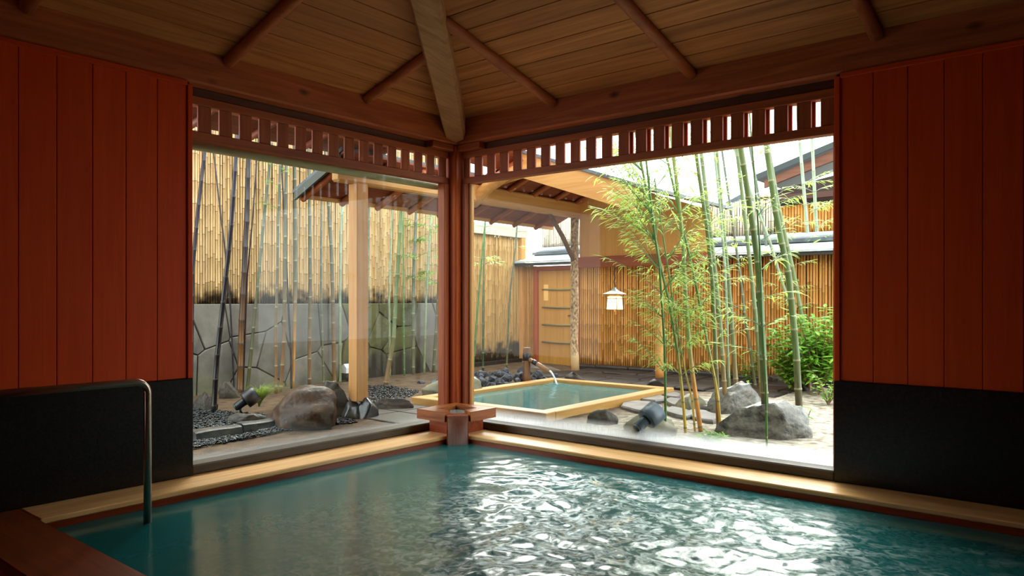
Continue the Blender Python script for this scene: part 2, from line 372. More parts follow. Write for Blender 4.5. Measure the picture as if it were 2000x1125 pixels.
for j in range(HN + 1):
    q = -.03 + 7.2 * j / HN if j else -.02
    w = .088 + .006 * math.sin(j * 1.1) + .012 * min(1, q / 2)
    c0 = hd * max(q, 0.0) * 1.0; zt = ZC + hr * max(q, 0) + .01
    hb = .14 if j else .20
    if j == 1: hb = .165
    for (sx, sz) in ((-1, 0), (-1, -.75), (-.8, -1), (.8, -1), (1, -.75), (1, 0)):
        vs.append(c0 + hs * w * sx + Vector((0, 0, zt + sz * hb)))
fs = []
for j in range(HN):
    for k in range(6):
        fs.append((j * 6 + k, j * 6 + (k + 1) % 6, (j + 1) * 6 + (k + 1) % 6, (j + 1) * 6 + k))
fs += [tuple(range(6))[::-1], tuple(range(HN * 6, HN * 6 + 6))]
mb.add(vs, fs)
tag(mb.build('hip_rafter', wood('hip_timber', (150, 106, 66), (184, 138, 94), 'y', .55, .0), None), 'massive squared hip rafter rising from the room corner', 'rafter')

# ------------------------------------------------------------------ windows with lattice transoms
def P(ax, a, off, z):   # ax 'y': wall along y at x=-off ; ax 'x': wall along x at y=+off
    return (-off, a, z) if ax == 'y' else (a, off, z)
def WB(name, ax, a0, a1, o0, o1, z0, z1, m, parent, c=.004):
    if ax == 'y': return B(name, -o1, -o0, min(a0, a1), max(a0, a1), z0, z1, m, parent, c)
    return B(name, min(a0, a1), max(a0, a1), o0, o1, z0, z1, m, parent, c)
def window(name, ax, a0, a1, glassm, lab):
    """a0 is the end at the room corner"""
    w = thing(name, P(ax, (a0 + a1) / 2, .12, .0), lab, kind='structure')
    sg = 1 if a1 > a0 else -1
    fx = frame_w(ax); fz = frame_w('z')
    WB('sill', ax, a0, a1, -.002, .17, .001, .062, M_SILL, w, .008)
    WB('head_trim', ax, a0, a1, .10, .16, 2.345, 2.399, wood('dark_trim', (70, 34, 18), (96, 50, 26), ax, .5), w)
    WB('lattice_rail', ax, a0, a1, .085, .16, 2.29, 2.344, fx, w)
    lr_ = WB('lattice_rail', ax, a0, a1, .085, .16, 2.070, 2.125, fx, w)
    L_ = abs(a1 - a0); n = int(L_ / .142)
    for k in range(n + 1):
        s0 = .045 + k * .142 - (.06 if ax == 'x' else .03); s1 = s0 + .086
        s0 = max(s0, 0.0); s1 = min(s1, L_)
        if s1 - s0 < .015: continue
        WB('lattice_slat', ax, a0 + sg * s0, a0 + sg * s1, .095, .115, 2.1252, 2.2898, fz, lr_, .003)
    for k in range(n + 1):      # the inner sliding lattice covers half of the gaps
        s1 = .045 + k * .142 - .06 + .086
        if ax != 'x' or s1 < 1.5 or s1 + .02 > L_: continue
        WB('back_slat', ax, a0 + sg * (s1 - .05), a0 + sg * (s1 + .016), .132, .148, 2.1252, 2.2898, fz, lr_, .003)
    WB('stile', ax, a0 - sg * .0, a0 + sg * .062, .075, .155, .0625, 2.0698, fz, w)
    WB('stile', ax, a1 - sg * .03, a1, .075, .155, .0625, 2.0698, fz, w)
    if ax == 'x':
        WB('glazing_bead', ax, a0 + sg * .0625, a0 + sg * .088, .10, .14, .0625, 2.0698, post_w('z'), w)
    WB('glass_pane', ax, a0 + sg * .055, a1 - sg * .02, .117, .123, .0622, 2.0705, glassm, w, 0.0005)
    return w
w1 = window('window_1', 'y', 0.0, LW0, M_GLASS1, 'left picture window with slatted transom')
w2 = window('window_2', 'x', 0.0, RW1, M_GLASS2, 'right picture window with slatted transom')
MB().tube([(-.195, LW0 - .1, 2.055), (-.195, -1.2, 2.053), (-.195, -.03, 2.055)], .030, 12).build('outer_gutter', mat('gutter', (150, 140, 104), (184, 172, 130), (9, 2, 9), 4, .5), w1, True)
cp = thing('corner_post', (-.07, .07, 0), 'reddish square corner post between the two picture windows', 'post')
MB().box(-.15, -.005, .005, .15, .06, 2.40, .014).build('post_body', wood('corner_cedar', (150, 60, 22), (190, 88, 34), 'z', .4, 0), cp)

# the room's own eave outside, over the left window
ev_ = thing('room_eave', (-.6, -3.5, 2.5), 'dark board eave of the bath house outside the left transom', 'eave')
EZ = lambda x: 2.62 + .20 * x
for k in range(6):
    x0 = -.15 - k * .16; x1 = x0 - .157
    MB().prism([(x0, .02, EZ(x0)), (x1, .02, EZ(x1)), (x1, .02, EZ(x1) + .02), (x0, .02, EZ(x0) + .02)], (0, RY - .02, 0)).build('eave_board', wood('eave_cedar', (104, 52, 30), (134, 72, 44), 'y', .6), ev_)
for yy in (-.12, -.8, -1.3, -1.8, -2.3, -2.8):
    MB().tube([(-.15, yy, EZ(-.15) - .03), (-.88 if yy > -.5 else -1.10, yy, EZ(-.88 if yy > -.5 else -1.10) - .03)], .026, 8).build('eave_rafter', wood('eave_cedar', (104, 52, 30), (134, 72, 44), 'x', .6), ev_, True)
# ------------------------------------------------------------------ pool: curb, water, deck, rail, spout box
CI = .287; WZ = -.062; PE = -3.23
for nm, ax, bx, lab in (('pool_curb', 'y', (-.02, CI, PE + .0, -.001), 'polished cypress curb under the left window and wall'),
                        ('pool_curb', 'x', (CI + .001, RX, -CI, .02), 'sunlit cypress curb under the right window and wall'),
                        ('pool_deck', 'x', (-.02, RX, PE - .31, PE - .001), 'dark wooden pool edge in the lower left corner')):
    x0, x1, y0, y1 = bx
    if nm == 'pool_curb' and ax == 'y': y0, y1 = PE, .02
    if nm == 'pool_deck':
        r = thing(nm, ((x0 + x1) / 2, y0, 0), lab, 'deck'); B('deck_plank', x0, x1, y0, y1, -.05, .0, wood('deck_cedar', (110, 52, 20), (140, 70, 30), 'x', .4), r, .008); B('deck_skirt', x0, x1, y0 + .02, y1 - .004, -.40, -.0505, frame_w('x'), r)
    else:
        r = thing(nm, ((x0 + x1) / 2, (y0 + y1) / 2, 0), lab, 'curb', 'cypress curbs around the indoor pool'); B('curb_top', x0, x1, y0, y1, -.03, .0, curb_w(ax), r, .006)
        B('curb_face', x0 + .003, x1 - .003, y0 + .003, y1 - .003, -.30, -.0305, wood('wet_cedar', (120, 44, 16), (150, 60, 24), ax, .25), r, .003)

def vnoise(x, y, seed):
    rs = np.random.RandomState(seed); T = rs.rand(256, 256)
    xi = np.floor(x).astype(int); yi = np.floor(y).astype(int); fx = x - xi; fy = y - yi
    fx = fx * fx * (3 - 2 * fx); fy = fy * fy * (3 - 2 * fy)
    g = lambda a, b: T[a % 256, b % 256]
    return (g(xi, yi) * (1 - fx) + g(xi + 1, yi) * fx) * (1 - fy) + (g(xi, yi + 1) * (1 - fx) + g(xi + 1, yi + 1) * fx) * fy
def sstep(a, b, x): t = np.clip((x - a) / (b - a), 0, 1); return t * t * (3 - 2 * t)
def grid(xs, ys, zf):
    X, Y = np.meshgrid(xs, ys, indexing='ij'); Z = zf(X, Y)
    nx, ny = len(xs), len(ys)
    v = np.stack([X.ravel(), Y.ravel(), Z.ravel()], 1)
    i = (np.arange(nx - 1)[:, None] * ny + np.arange(ny - 1)[None]).ravel()
    f = np.stack([i, i + ny, i + ny + 1, i + 1], 1)
    return v, f
def agit(X, Y):
    side = (X - .62) * .80 + (Y + .75) * .60      # right of the line where the jets begin
    a = sstep(-.15, .75, side) * sstep(-.30, -.75, Y) * (1 - .75 * sstep(2.9, 3.6, X + .25 * (Y + 1)))
    return a
def water_z(X, Y):
    a = agit(X, Y); z = 0
    for (s, amp, sd) in ((2.6, .020, 1), (5.5, .016, 2), (11, .010, 3), (22, .0055, 4), (40, .0028, 6)):
        q = vnoise(X * s + 3.1 * vnoise(X * 1.7, Y * 1.7, 9), Y * s * 1.2 + 2.3 * vnoise(Y * 1.9, X * 1.9, 11), sd)
        z = z + amp * (1 - np.abs(2 * q - 1) * 1.3)
    calm = .0016 * (vnoise(X * 6, Y * 6, 21) - .5)
    return WZ + calm + a * (z - .018) * .8
xs = np.arange(.22, 6.61, .022); ys = np.arange(-3.3, -.21, .022)
wv, wf = grid(xs, ys, water_z)
me = bpy.data.meshes.new('pool_water'); me.from_pydata((wv - np.array((3.4, -1.7, WZ))).tolist(), [], wf.tolist())
A = agit(wv[:, 0], wv[:, 1])
q = .5 * vnoise(wv[:, 0] * 3.2 + 2 * vnoise(wv[:, 0] * 2, wv[:, 1] * 2, 31), wv[:, 1] * 5.5, 32) + .3 * vnoise(wv[:, 0] * 9, wv[:, 1] * 14, 33) + .2 * vnoise(wv[:, 0] * 24, wv[:, 1] * 30, 34)
hot = np.exp(-(((wv[:, 0] - 2.55) / .95) ** 2 + ((wv[:, 1] + 1.75) / .9) ** 2))  # whitest patch, where sky reflection is painted over the jet froth
fine_ = vnoise(wv[:, 0] * 7 + 2.5 * vnoise(wv[:, 0] * 3, wv[:, 1] * 3, 41), wv[:, 1] * 16, 42)
foam_glare = np.clip(.55 * sstep(.45, .8, fine_ + .35 * hot) * A + .45 * hot + sstep(.46, .74, q + .16 * (A - .5) + .25 * hot) * sstep(.15, .7, A) * 1.0 + .2 * hot * sstep(.3, .5, q), 0, 1)  # white mask: jet froth plus reflected window sky put into the colour
at = me.attributes.new('foam_glare', 'FLOAT', 'POINT'); at.data.foreach_set('value', foam_glare.astype(np.float32))
me.polygons.foreach_set('use_smooth', [True] * len(me.polygons)); me.materials.append(water_mat('pool_water', (20, 88, 88), True, .14))
tag(link('pool_water', me, (3.4, -1.7, WZ)), 'teal hot-spring water whitened by jets and painted sky reflection in the indoor pool', 'water', kind='stuff')

hp = thing('handrail', (.54, -2.83, WZ), 'brushed steel handrail bending down into the indoor pool', 'handrail')
arc = [(.54, -2.83 - .06 * (1 - math.cos(t)), .595 + .06 * math.sin(t)) for t in np.linspace(0, math.pi / 2, 7)]
MB().tube([(.54, -2.83, -.35)] + arc + [(.54, -4.3, .655)], .0185, 16).build('rail_pipe', M_PIPE, hp, True)
MB().tube([(.54, -4.25, .64), (.54, -4.25, -.0)], .0185, 14).build('rail_leg', M_PIPE, hp, True)

sb = thing('spout_box', (.2, -.2, 0), 'cut-corner wooden spout box in the pool corner', 'water spout')
S = .46; CX = .318; CY = -.31
def boxpoly(i, z, s=S, cx=CX, cy=CY):  # inset polygon of the box plan
    return [(0 + i, 0 - i, z), (0 + i, -s + i, z), (cx - i * .42, -s + i, z), (s - i, cy + i * .42, z), (s - i, 0 - i, z)]
def ring(a, b, z0, z1):
    n = len(a); m = MB()
    lo_a = [(p[0], p[1], z0) for p in a]; hi_a = [(p[0], p[1], z1) for p in a]; lo_b = [(p[0], p[1], z0) for p in b]; hi_b = [(p[0], p[1], z1) for p in b]
    vs = lo_a + hi_a + lo_b + hi_b; fs = []
    for i in range(n):
        j = (i + 1) % n
        fs += [(i, j, n + j, n + i), (2 * n + j, 2 * n + i, 3 * n + i, 3 * n + j), (n + i, n + j, 3 * n + j, 3 * n + i), (j, i, 2 * n + i, 2 * n + j)]
    return m.add(vs, fs)
W_BX = wood('box_cedar_rim', (112, 52, 22), (170, 98, 46), 'x', .35, .1); W_BY = wood('box_cedar_rim', (112, 52, 22), (170, 98, 46), 'y', .35, .1)
o_, i_ = boxpoly(.004, 0), boxpoly(.115, 0)
for k, (nm, mt) in enumerate((('rim_board', W_BY), ('rim_board', W_BX), (None, None), ('rim_board', W_BY), ('rim_board', W_BX))):
    if not nm: continue
    j = (k + 1) % 5
    MB().prism([(o_[k][0], o_[k][1], .115), (o_[j][0], o_[j][1], .115), (i_[j][0], i_[j][1], .115), (i_[k][0], i_[k][1], .115)], (0, 0, .078)).build(nm, mt, sb)
MB().prism([(p[0], p[1], -.30) for p in boxpoly(.03, 0, .37, .27, -.26)], (0, 0, .4145)).build('box_body', M_WRED, sb)
c0, c1 = Vector((CX, -S, 0)), Vector((S, CY, 0)); mid = (c0 + c1) / 2; dn = Vector((1, -1, 0)).normalized(); ds = (c1 - c0).normalized()
def lip(a0, a1, w0, w1, z0, z1):
    return [mid + ds * w0 + dn * a0 + Vector((0, 0, z0)), mid + ds * w1 + dn * a0 + Vector((0, 0, z0)), mid + ds * w1 + dn * a1 + Vector((0, 0, z0)), mid + ds * w0 + dn * a1 + Vector((0, 0, z0))]
MB().prism(lip(-.13, .0, -.085, .085, .06, 0), (0, 0, .105)).build('spout_lip', M_WRED, sb)
MB().prism(lip(-.12, -.02, -.085, .085, -.2, 0), (0, 0, .258)).build('spout_front', M_WRED, sb)
M_STREAM = glass_mat('running_water', .30, .55, .05, .9)  # milky whitening stands in for the bright reflection on the falling sheet
MW = water_mat('spout_water', (120, 130, 124), False, .05)
MB().prism([(p[0], p[1], .11) for p in boxpoly(.116, 0)], (0, 0, .052)).build('box_water', MW, sb)
fl = MB(); n = 12
vs = []
for k in range(n + 1):
    t = k / n; ou = -.11 + .13 * min(1, t * 2) ; zz = .168 if t < .45 else .168 - .24 * ((t - .45) / .55) ** 1.5
    if t > .45: ou = .004 + .018 * ((t - .45) / .55) ** .7
    for q_ in range(9):
        a = -.082 + .164 * q_ / 8; vs.append(mid + ds * a * (1 - .08 * t) + dn * (ou + .0016 * math.sin(q_ * 2.3 + k)) + Vector((0, 0, zz)))
fl.add(vs, [(k * 9 + q_, k * 9 + q_ + 1, (k + 1) * 9 + q_ + 1, (k + 1) * 9 + q_) for k in range(n) for q_ in range(8)])
fl.build('water_sheet', M_STREAM, sb, True)

# ------------------------------------------------------------------ garden ground
def gz(X, Y):
    return .05 * sstep(-1.7, -2.7, X) + .012 * (vnoise(np.asarray(X) * 3.0, np.asarray(Y) * 3.0, 51) - .5) * (np.asarray(X) > .9) - .0
def G(x, y): return float(gz(np.array(x), np.array(y)))
xs = np.concatenate([np.arange(-5, -.30, .06), np.arange(-.28, 3.6, .05), np.arange(3.6, 12, .4)])
ys = np.concatenate([np.arange(-6, -2.4, .3), np.arange(-2.4, 5.4, .06), np.arange(5.4, 20, .8)])
def gr(X, Y):
    z = .05 * sstep(-1.7, -2.7, X) + .014 * (vnoise(X * 4, Y * 4, 51) - .5) + .008 * (vnoise(X * 13, Y * 13, 52) - .5)
    room = (X > -.17) & (Y < .17)
    return np.where(room, -.6, z - .004)
gv, gf = grid(xs, ys, gr)
me = bpy.data.meshes.new('ground'); me.from_pydata((gv - np.array((0, 3, 0))).tolist(), [], gf.tolist())
gm = mat('garden_soil', (60, 43, 28), (104, 80, 54), (9, 9, 9), 8, .9, .6, 0, fine=60)
nt = gm.node_tree; N = nt.nodes.new; L = nt.links.new; b = nt.nodes['Principled BSDF']
old = b.inputs['Base Color'].links[0].from_socket
g_ = N('ShaderNodeNewGeometry'); sp = N('ShaderNodeSeparateXYZ'); L(g_.outputs['Position'], sp.inputs[0])
mr = N('ShaderNodeMapRange'); mr.inputs[1].default_value = .55; mr.inputs[2].default_value = 1.0; L(sp.outputs[0], mr.inputs[0])
nn = N('ShaderNodeTexNoise'); nn.inputs['Scale'].default_value = 14; nn.inputs['Detail'].default_value = 8; L(g_.outputs['Position'], nn.inputs['Vector'])
rp = N('ShaderNodeValToRGB'); rp.color_ramp.elements[0].position = .35; rp.color_ramp.elements[1].position = .62; rp.color_ramp.elements[0].color = lin((112, 98, 80)); rp.color_ramp.elements[1].color = lin((180, 170, 154)); L(nn.outputs[0], rp.inputs[0])
mx = N('ShaderNodeMixRGB'); L(mr.outputs[0], mx.inputs[0]); L(old, mx.inputs[1]); L(rp.outputs[0], mx.inputs[2]); L(mx.outputs[0], b.inputs['Base Color'])
me.materials.append(gm)
tag(link('ground', me, (0, 3, 0)), 'sandy and earthy garden ground outside the windows', kind='structure')

# wet paving between the left window and the outdoor bath
pv = thing('paving', (-.7, .2, 0), 'wet brown paving between left window and outdoor bath', kind='structure')
for (x0, x1, y0, y1) in ((-1.5, -.9, -.28, .16), (-.89, -.17, -.28, .16), (-1.5, -.9, .17, .60), (-.89, -.33, .17, .60), (-.32, .14, .18, .60), (.15, .58, .18, .60)):
    MB().box(x0, x1 - .008, y0, y1 - .008, -.05, .012, .006).build('paving_slab', M_PAVE, pv)

for (y0, y1) in ((-1.0, -.29), (-1.75, -1.01), (-2.5, -1.76), (-3.2, -2.51)):
    MB().box(-.42, -.18, y0, y1 - .006, -.05, .012, .006).build('paving_slab', mat('wet_dark_slab', (26, 23, 18), (44, 39, 31), (5, 5, 5), 7, .5, .3, .1, fine=30, spec=.3), pv)
# ------------------------------------------------------------------ rocks
def rock_mesh(name, sx, sy, sz, seed, sub=3, rough=.22, cuts=5):
    rs = random.Random(seed); bm = bmesh.new(); bmesh.ops.create_icosphere(bm, subdivisions=sub, radius=1)
    planes = []
    for _ in range(cuts):
        n = Vector((rs.uniform(-1, 1), rs.uniform(-1, 1), rs.uniform(-.3, 1))).normalized(); planes.append((n, rs.uniform(.55, .80)))
    off = Vector((rs.uniform(-50, 50), rs.uniform(-50, 50), rs.uniform(-50, 50)))
    for v in bm.verts:
        p = v.co.copy()
        for n, d in planes:
            e = p.dot(n) - d
            if e > 0: p -= n * e * .97
        p *= 1 + rough * noise.fractal(p * 1.3 + off, .75, 2.1, 7)
        v.co = Vector((p.x * sx, p.y * sy, p.z * sz))
    me = bpy.data.meshes.new(name); bm.to_mesh(me); bm.free()
    me.polygons.foreach_set('use_smooth', [sub > 2] * len(me.polygons)); return me
def rock(name, loc, size, seed, m, label, cat='rock', group=None, rot=0, sub=4, rough=.22, cuts=6, sink=.35):
    """size = full extents; loc = centre on the ground"""
    me = rock_mesh(name, size[0] / 1.7, size[1] / 1.7, size[2] / 1.25, seed, sub, rough, cuts); me.materials.append(m)
    o = link(name, me, (loc[0], loc[1], loc[2] + size[2] * .12), None, (0, 0, rot))
    return tag(o, label, cat, group)
GR = 'garden rocks'
def rk(u0, u1, vtop, vbot, m, seed, label, flat=1.0, z=0.0, rot=0, name='boulder', cuts=11, rough=.16):
    """a rock whose foot is at vbot; width and height from its extent, depth from its width"""
    c = at_z((u0 + u1) / 2, vbot, z); d = depth(c); w = (u1 - u0) * d / F; h = (vbot - vtop) * d / F * .93
    dp = w * .62 * flat; h = max(.06, h - dp * .3 * (CAM.z - z) / d * .8) * 1.15
    c = c + CF * dp * .42
    return rock(name, (c.x, c.y, z), (w, dp, h), seed, m, label, 'rock', GR, YAW + rot, cuts=cuts, rough=rough)
rk(1408, 1576, 764, 856, M_ROCK, 11, 'large wet grey boulder behind the thick culm near the right panel', .8)
rk(1382, 1486, 728, 806, M_ROCK, 12, 'dark pointed grey boulder behind three culms, left of the largest boulder', .9)
rk(1322, 1382, 765, 800, M_ROCKG, 13, 'small flat-topped pale rock beside the outdoor bath corner', 1)
rk(1222, 1330, 796, 850, M_ROCKG, 14, 'flat mossy rock carrying the right garden spotlight', 1.2, name='flat_rock')
rk(1152, 1212, 799, 830, M_ROCKD, 15, 'small dark rock at the near corner of the outdoor bath', 1, name='flat_rock')
rk(488, 668, 752, 838, M_RED, 16, 'big dark ochre-streaked boulder behind the left window', .8, z=.0)
rk(598, 682, 730, 818, M_ROCKD, 17, 'upright grey-brown rock left of the square garden post', .7, z=.0)
rk(820, 936, 722, 768, M_ROCKG, 18, 'pale boulder half hidden behind the corner post', .8, z=.03)
rk(722, 800, 773, 800, M_ROCKD, 19, 'long flat stone right of the square garden post', .5, z=.0, name='flat_rock')
rk(905, 936, 738, 757, M_ROCKG, 20, 'small pale stone beside the lava rocks', 1, z=.0)
rk(446, 512, 803, 826, M_ROCKD, 24, 'low stone beneath the left garden spotlight', .8, z=.0, name='flat_rock')
rk(376, 420, 757, 800, M_ROCKD, 25, 'rounded stone at the foot of the stone wall by the left panel', .7, z=.04)
rk(425, 462, 742, 778, M_ROCKD, 26, 'brown stone against the wall foot beside the darkest culm', .7, z=.05)
rk(1566, 1612, 742, 764, M_ROCKD, 27, 'dark stone under the broadleaf shrub', .8, z=.0)
rk(1500, 1560, 728, 752, M_ROCKD, 29, 'dark low stone behind the largest boulder', .8, z=.0)
# cleft black stone under the square post
PX, PY = -1.0, -.24
for sgn, sd in ((-1, 31), (1, 32)):
    c = Vector((PX, PY, 0)) + CR * .085 * sgn - CF * .03
    rock('footing_stone', (c.x, c.y, -.01), (.19, .22, .21), sd, mat('black_wet_stone', (16, 18, 20), (40, 43, 46), (8, 8, 8), 5, .3, .2, .05, fine=30, spec=.8), ('left' if sgn < 0 else 'right') + ' half of the cleft glossy black stone under the square post', 'stone', 'post footing stones', YAW, rough=.04, cuts=7, sub=3)
# stone edging below the left window
for i, (u0, v0_, u1, v1_) in enumerate(((376, 862, 466, 846), (468, 845, 566, 828))):
    a = at_z(u0, v0_, 0); b = at_z(u1, v1_, 0); d = (b - a); n = Vector((-d.y, d.x, 0)).normalized()
    mb = MB(); K = 7; pr = []
    for k in range(K):
        p = a + d * (k / (K - 1)); w = .055 + .005 * math.sin(k * 1.1 + i); h = .07 + .005 * math.sin(k * .9 + i * 2)
        pr.append([p - n * w, p - n * (w - .012) + Vector((0, 0, h - .01)), p - n * (w - .03) + Vector((0, 0, h)), p + n * (w - .02) + Vector((0, 0, h + .006)), p + n * w + Vector((0, 0, h - .02)), p + n * w])
    vs = [q for r_ in pr for q in r_]; fs = [(k * 6 + m_, k * 6 + (m_ + 1) % 6, (k + 1) * 6 + (m_ + 1) % 6, (k + 1) * 6 + m_) for k in range(K - 1) for m_ in range(6)]
    fs += [tuple(range(6))[::-1], tuple(range((K - 1) * 6, K * 6))]
    mb.add(vs, fs); tag(mb.build('edging_stone', M_ROCKD), ('dark edging stone beside the red panel, below the left spotlight', 'dark edging stone running up to the big ochre boulder')[i], 'edging stone', 'edging stones under the left window')
# dark irregular paving stones right of the bath
slabs = [(1215, 1300, 782, 806), (1300, 1352, 795, 815), (1240, 1298, 768, 784), (1298, 1345, 778, 794), (1345, 1400, 800, 822), (1290, 1330, 764, 777), (1352, 1398, 780, 799)]
nmz = ('largest dark paving stone beside the bath rim', 'dark paving stone right of the spotlight rock', 'dark paving stone along the bath rim', 'dark paving stone behind the thin green culm', 'pale wet paving stone at the foot of the orange culms', 'small dark paving stone at the far bath corner', 'dark paving stone under the flat-topped pale rock')
for i, (u0, u1, va, vb) in enumerate(slabs):
    c = at_z((u0 + u1) / 2, (va + vb) / 2, .02); d = depth(c); w = (u1 - u0) * d / F; dp = (vb - va) * d * d / F / 1.05
    rs = random.Random(60 + i); poly = []
    for k in range(8):
        an = 2 * math.pi * k / 8; p = c + CR * math.cos(an) * w * .5 * rs.uniform(.82, 1.1) + CF * math.sin(an) * dp * .5 * rs.uniform(.8, 1.1)
        poly.append((p.x, p.y))
    mb = MB(); cc = (c.x, c.y); top = [(p[0] * .94 + cc[0] * .06, p[1] * .94 + cc[1] * .06) for p in poly]
    vs = [(p[0], p[1], -.03) for p in poly] + [(p[0], p[1], .018) for p in poly] + [(p[0], p[1], .032 + rs.uniform(-.004, .004)) for p in top]
    fs = [(a, (a + 1) % 8, 8 + (a + 1) % 8, 8 + a) for a in range(8)] + [(8 + a, 8 + (a + 1) % 8, 16 + (a + 1) % 8, 16 + a) for a in range(8)] + [tuple(range(16, 24))]
    mb.add(vs, fs); tag(mb.build('paving_stone', M_SLAB), nmz[i], 'stone', 'stepping stones beside the bath')
# lava rocks heaped by the bath
lav = [rock_mesh('lava_rock', .055, .05, .045, 80 + k, 2, .5, 4) for k in range(6)]
for m_ in lav: m_.materials.append(M_LAVA)
rs = random.Random(5); cnt = 0
while cnt < 85:
    x = rs.uniform(-2.35, -1.27); y = rs.uniform(1.75, 3.45)
    p = Vector((x, y, 0)); e = min((x + 2.4) / .35, (-1.25 - x) / .12, (y - 1.7) / .3, (3.5 - y) / .3, 1)
    z = .02 + max(0, e) * rs.choice((0.0, .035, .08)); s = rs.uniform(.75, 1.35)
    o = link('lava_rock', lav[cnt % 6], (x, y, z), None, (rs.uniform(0, 6), rs.uniform(0, 6), rs.uniform(0, 6))); o.scale = (s, s, s)
    tag(o, 'rough grey lava rock heaped beside the outdoor bath', 'rock', 'lava rocks heaped by the outdoor bath'); cnt += 1
# black pebbles: one uncountable bed each
def pebbles(label, poly, n, seed, zoff=.0, smax=.022):
    rs = random.Random(seed); base = bmesh.new(); bmesh.ops.create_icosphere(base, subdivisions=1, radius=1); bv = [v.co.copy() for v in base.verts]; bf = [[v.index for v in f.verts] for f in base.faces]; base.free()
    mb = MB(); xs_ = [p[0] for p in poly]; ys_ = [p[1] for p in poly]
    def inside(x, y):
        c = False; j = len(poly) - 1
        for i in range(len(poly)):
            if (poly[i][1] > y) != (poly[j][1] > y) and x < (poly[j][0] - poly[i][0]) * (y - poly[i][1]) / (poly[j][1] - poly[i][1]) + poly[i][0]: c = not c
            j = i
        return c
    k = 0
    while k < n:
        x = rs.uniform(min(xs_), max(xs_)); y = rs.uniform(min(ys_), max(ys_))
        if not inside(x, y): continue
        s = rs.uniform(.5, 1) * smax; M = Matrix.Rotation(rs.uniform(0, 6.3), 3, 'Z') @ Matrix.Rotation(rs.uniform(-.4, .4), 3, 'X') @ Matrix.Diagonal((s, s * rs.uniform(.6, .9), s * rs.uniform(.35, .6)))
        o = Vector((x, y, zoff + G(x, y) + rs.uniform(.002, .018))); mb.add([M @ v + o for v in bv], bf); k += 1
    return tag(mb.build('black_pebbles', M_PEB, None, True), label, 'pebbles', None, 'stuff')
def gpoly(pts, z=0): return [tuple(at_z(u, v, z)[:2]) for u, v in pts]
pebbles('glossy black pebble bed around the left spotlight', gpoly([(340, 850), (376, 846), (470, 838), (560, 822), (520, 812), (430, 808), (340, 808)]), 1500, 1)
pebbles('strip of black pebbles in front of the edging stones', gpoly([(330, 885), (376, 878), (560, 842), (700, 826), (640, 812), (560, 832), (470, 852), (330, 872)]), 1300, 2)
pebbles('black pebbles behind the square garden post', gpoly([(690, 790), (735, 795), (800, 776), (818, 766), (760, 760), (700, 764)]), 900, 3)

# ------------------------------------------------------------------ stone wall (left), stones cut from a Voronoi pattern
FX = -3.25
sw = thing('stone_wall', (FX - .2, 1, 0), 'grey stone retaining wall of big irregular slabs under the bamboo fence', 'wall')
B('wall_core', FX - .4, FX - .035, -2.6, 3.35, -.05, 1.005, M_MORT, sw)
rs = random.Random(23)
ya, yb, za, zb = -2.6, 3.35, -.02, 1.03
seeds = []
for i in range(15):
    yy = ya + (i + .5) * (yb - ya) / 15
    n = rs.choice((1, 2, 2, 3))
    for j in range(n):
        seeds.append([yy + rs.uniform(-.16, .16), za + (j + .5 + rs.uniform(-.28, .28)) * (zb - za) / n])
def clip(poly, p, q):   # keep the side of p against the bisector p|q
    m = ((p[0] + q[0]) / 2, (p[1] + q[1]) / 2); n = (q[0] - p[0], q[1] - p[1]); out = []
    f = lambda a: (a[0] - m[0]) * n[0] + (a[1] - m[1]) * n[1]
    for i in range(len(poly)):
        a, b = poly[i], poly[(i + 1) % len(poly)]; fa, fb = f(a), f(b)
        if fa <= 0: out.append(a)
        if fa * fb < 0: t = fa / (fa - fb); out.append((a[0] + (b[0] - a[0]) * t, a[1] + (b[1] - a[1]) * t))
    return out
def inset(poly, d):
    n = len(poly); ar = sum(poly[i][0] * poly[(i + 1) % n][1] - poly[(i + 1) % n][0] * poly[i][1] for i in range(n)); sg = 1 if ar > 0 else -1
    lines = []
    for i in range(n):
        a, b = Vector(poly[i]), Vector(poly[(i + 1) % n]); t = (b - a).normalized(); nn_ = Vector((-t.y, t.x)) * sg; lines.append((a + nn_ * d, t))
    out = []
    for i in range(n):
        (p, t), (q_, s) = lines[i - 1], lines[i]; cr = t.x * s.y - t.y * s.x
        if abs(cr) < .05: out.append(q_.copy()); continue
        w = q_ - p; k = (w.x * s.y - w.y * s.x) / cr; out.append(p + t * k)
    return out
for i, p in enumerate(seeds):
    poly = [(ya, za), (yb, za), (yb, zb), (ya, zb)]
    for j, q_ in enumerate(seeds):
        if i != j and poly: poly = clip(poly, p, q_)
    pl = []
    for a in poly:
        if not pl or (Vector(a) - Vector(pl[-1])).length > .03: pl.append(a)
    if len(pl) > 3 and (Vector(pl[0]) - Vector(pl[-1])).length < .03: pl.pop()
    if len(pl) < 3: continue
    i1 = inset(pl, .0045); i2 = inset(pl, .012); n = len(pl); pr = rs.uniform(-.004, .016)
    c = sum((Vector(a) for a in i2), Vector((0, 0))) / n
    vs = [(FX - .05, a[0], a[1]) for a in i1] + [(FX - .008 + pr, a[0], a[1]) for a in i1] + [(FX + .006 + pr, a[0], a[1]) for a in i2] + [(FX + .012 + pr, c.x, c.y)]
    fs = [(k, (k + 1) % n, n + (k + 1) % n, n + k) for k in range(n)] + [(n + k, n + (k + 1) % n, 2 * n + (k + 1) % n, 2 * n + k) for k in range(n)] + [(2 * n + k, 2 * n + (k + 1) % n, 3 * n) for k in range(n)]
    MB().add(vs, fs).build('stone', M_WALLMOSS if (1.3 < c.x < 2.5 and len(pl) > 3) else M_WALLST, sw)

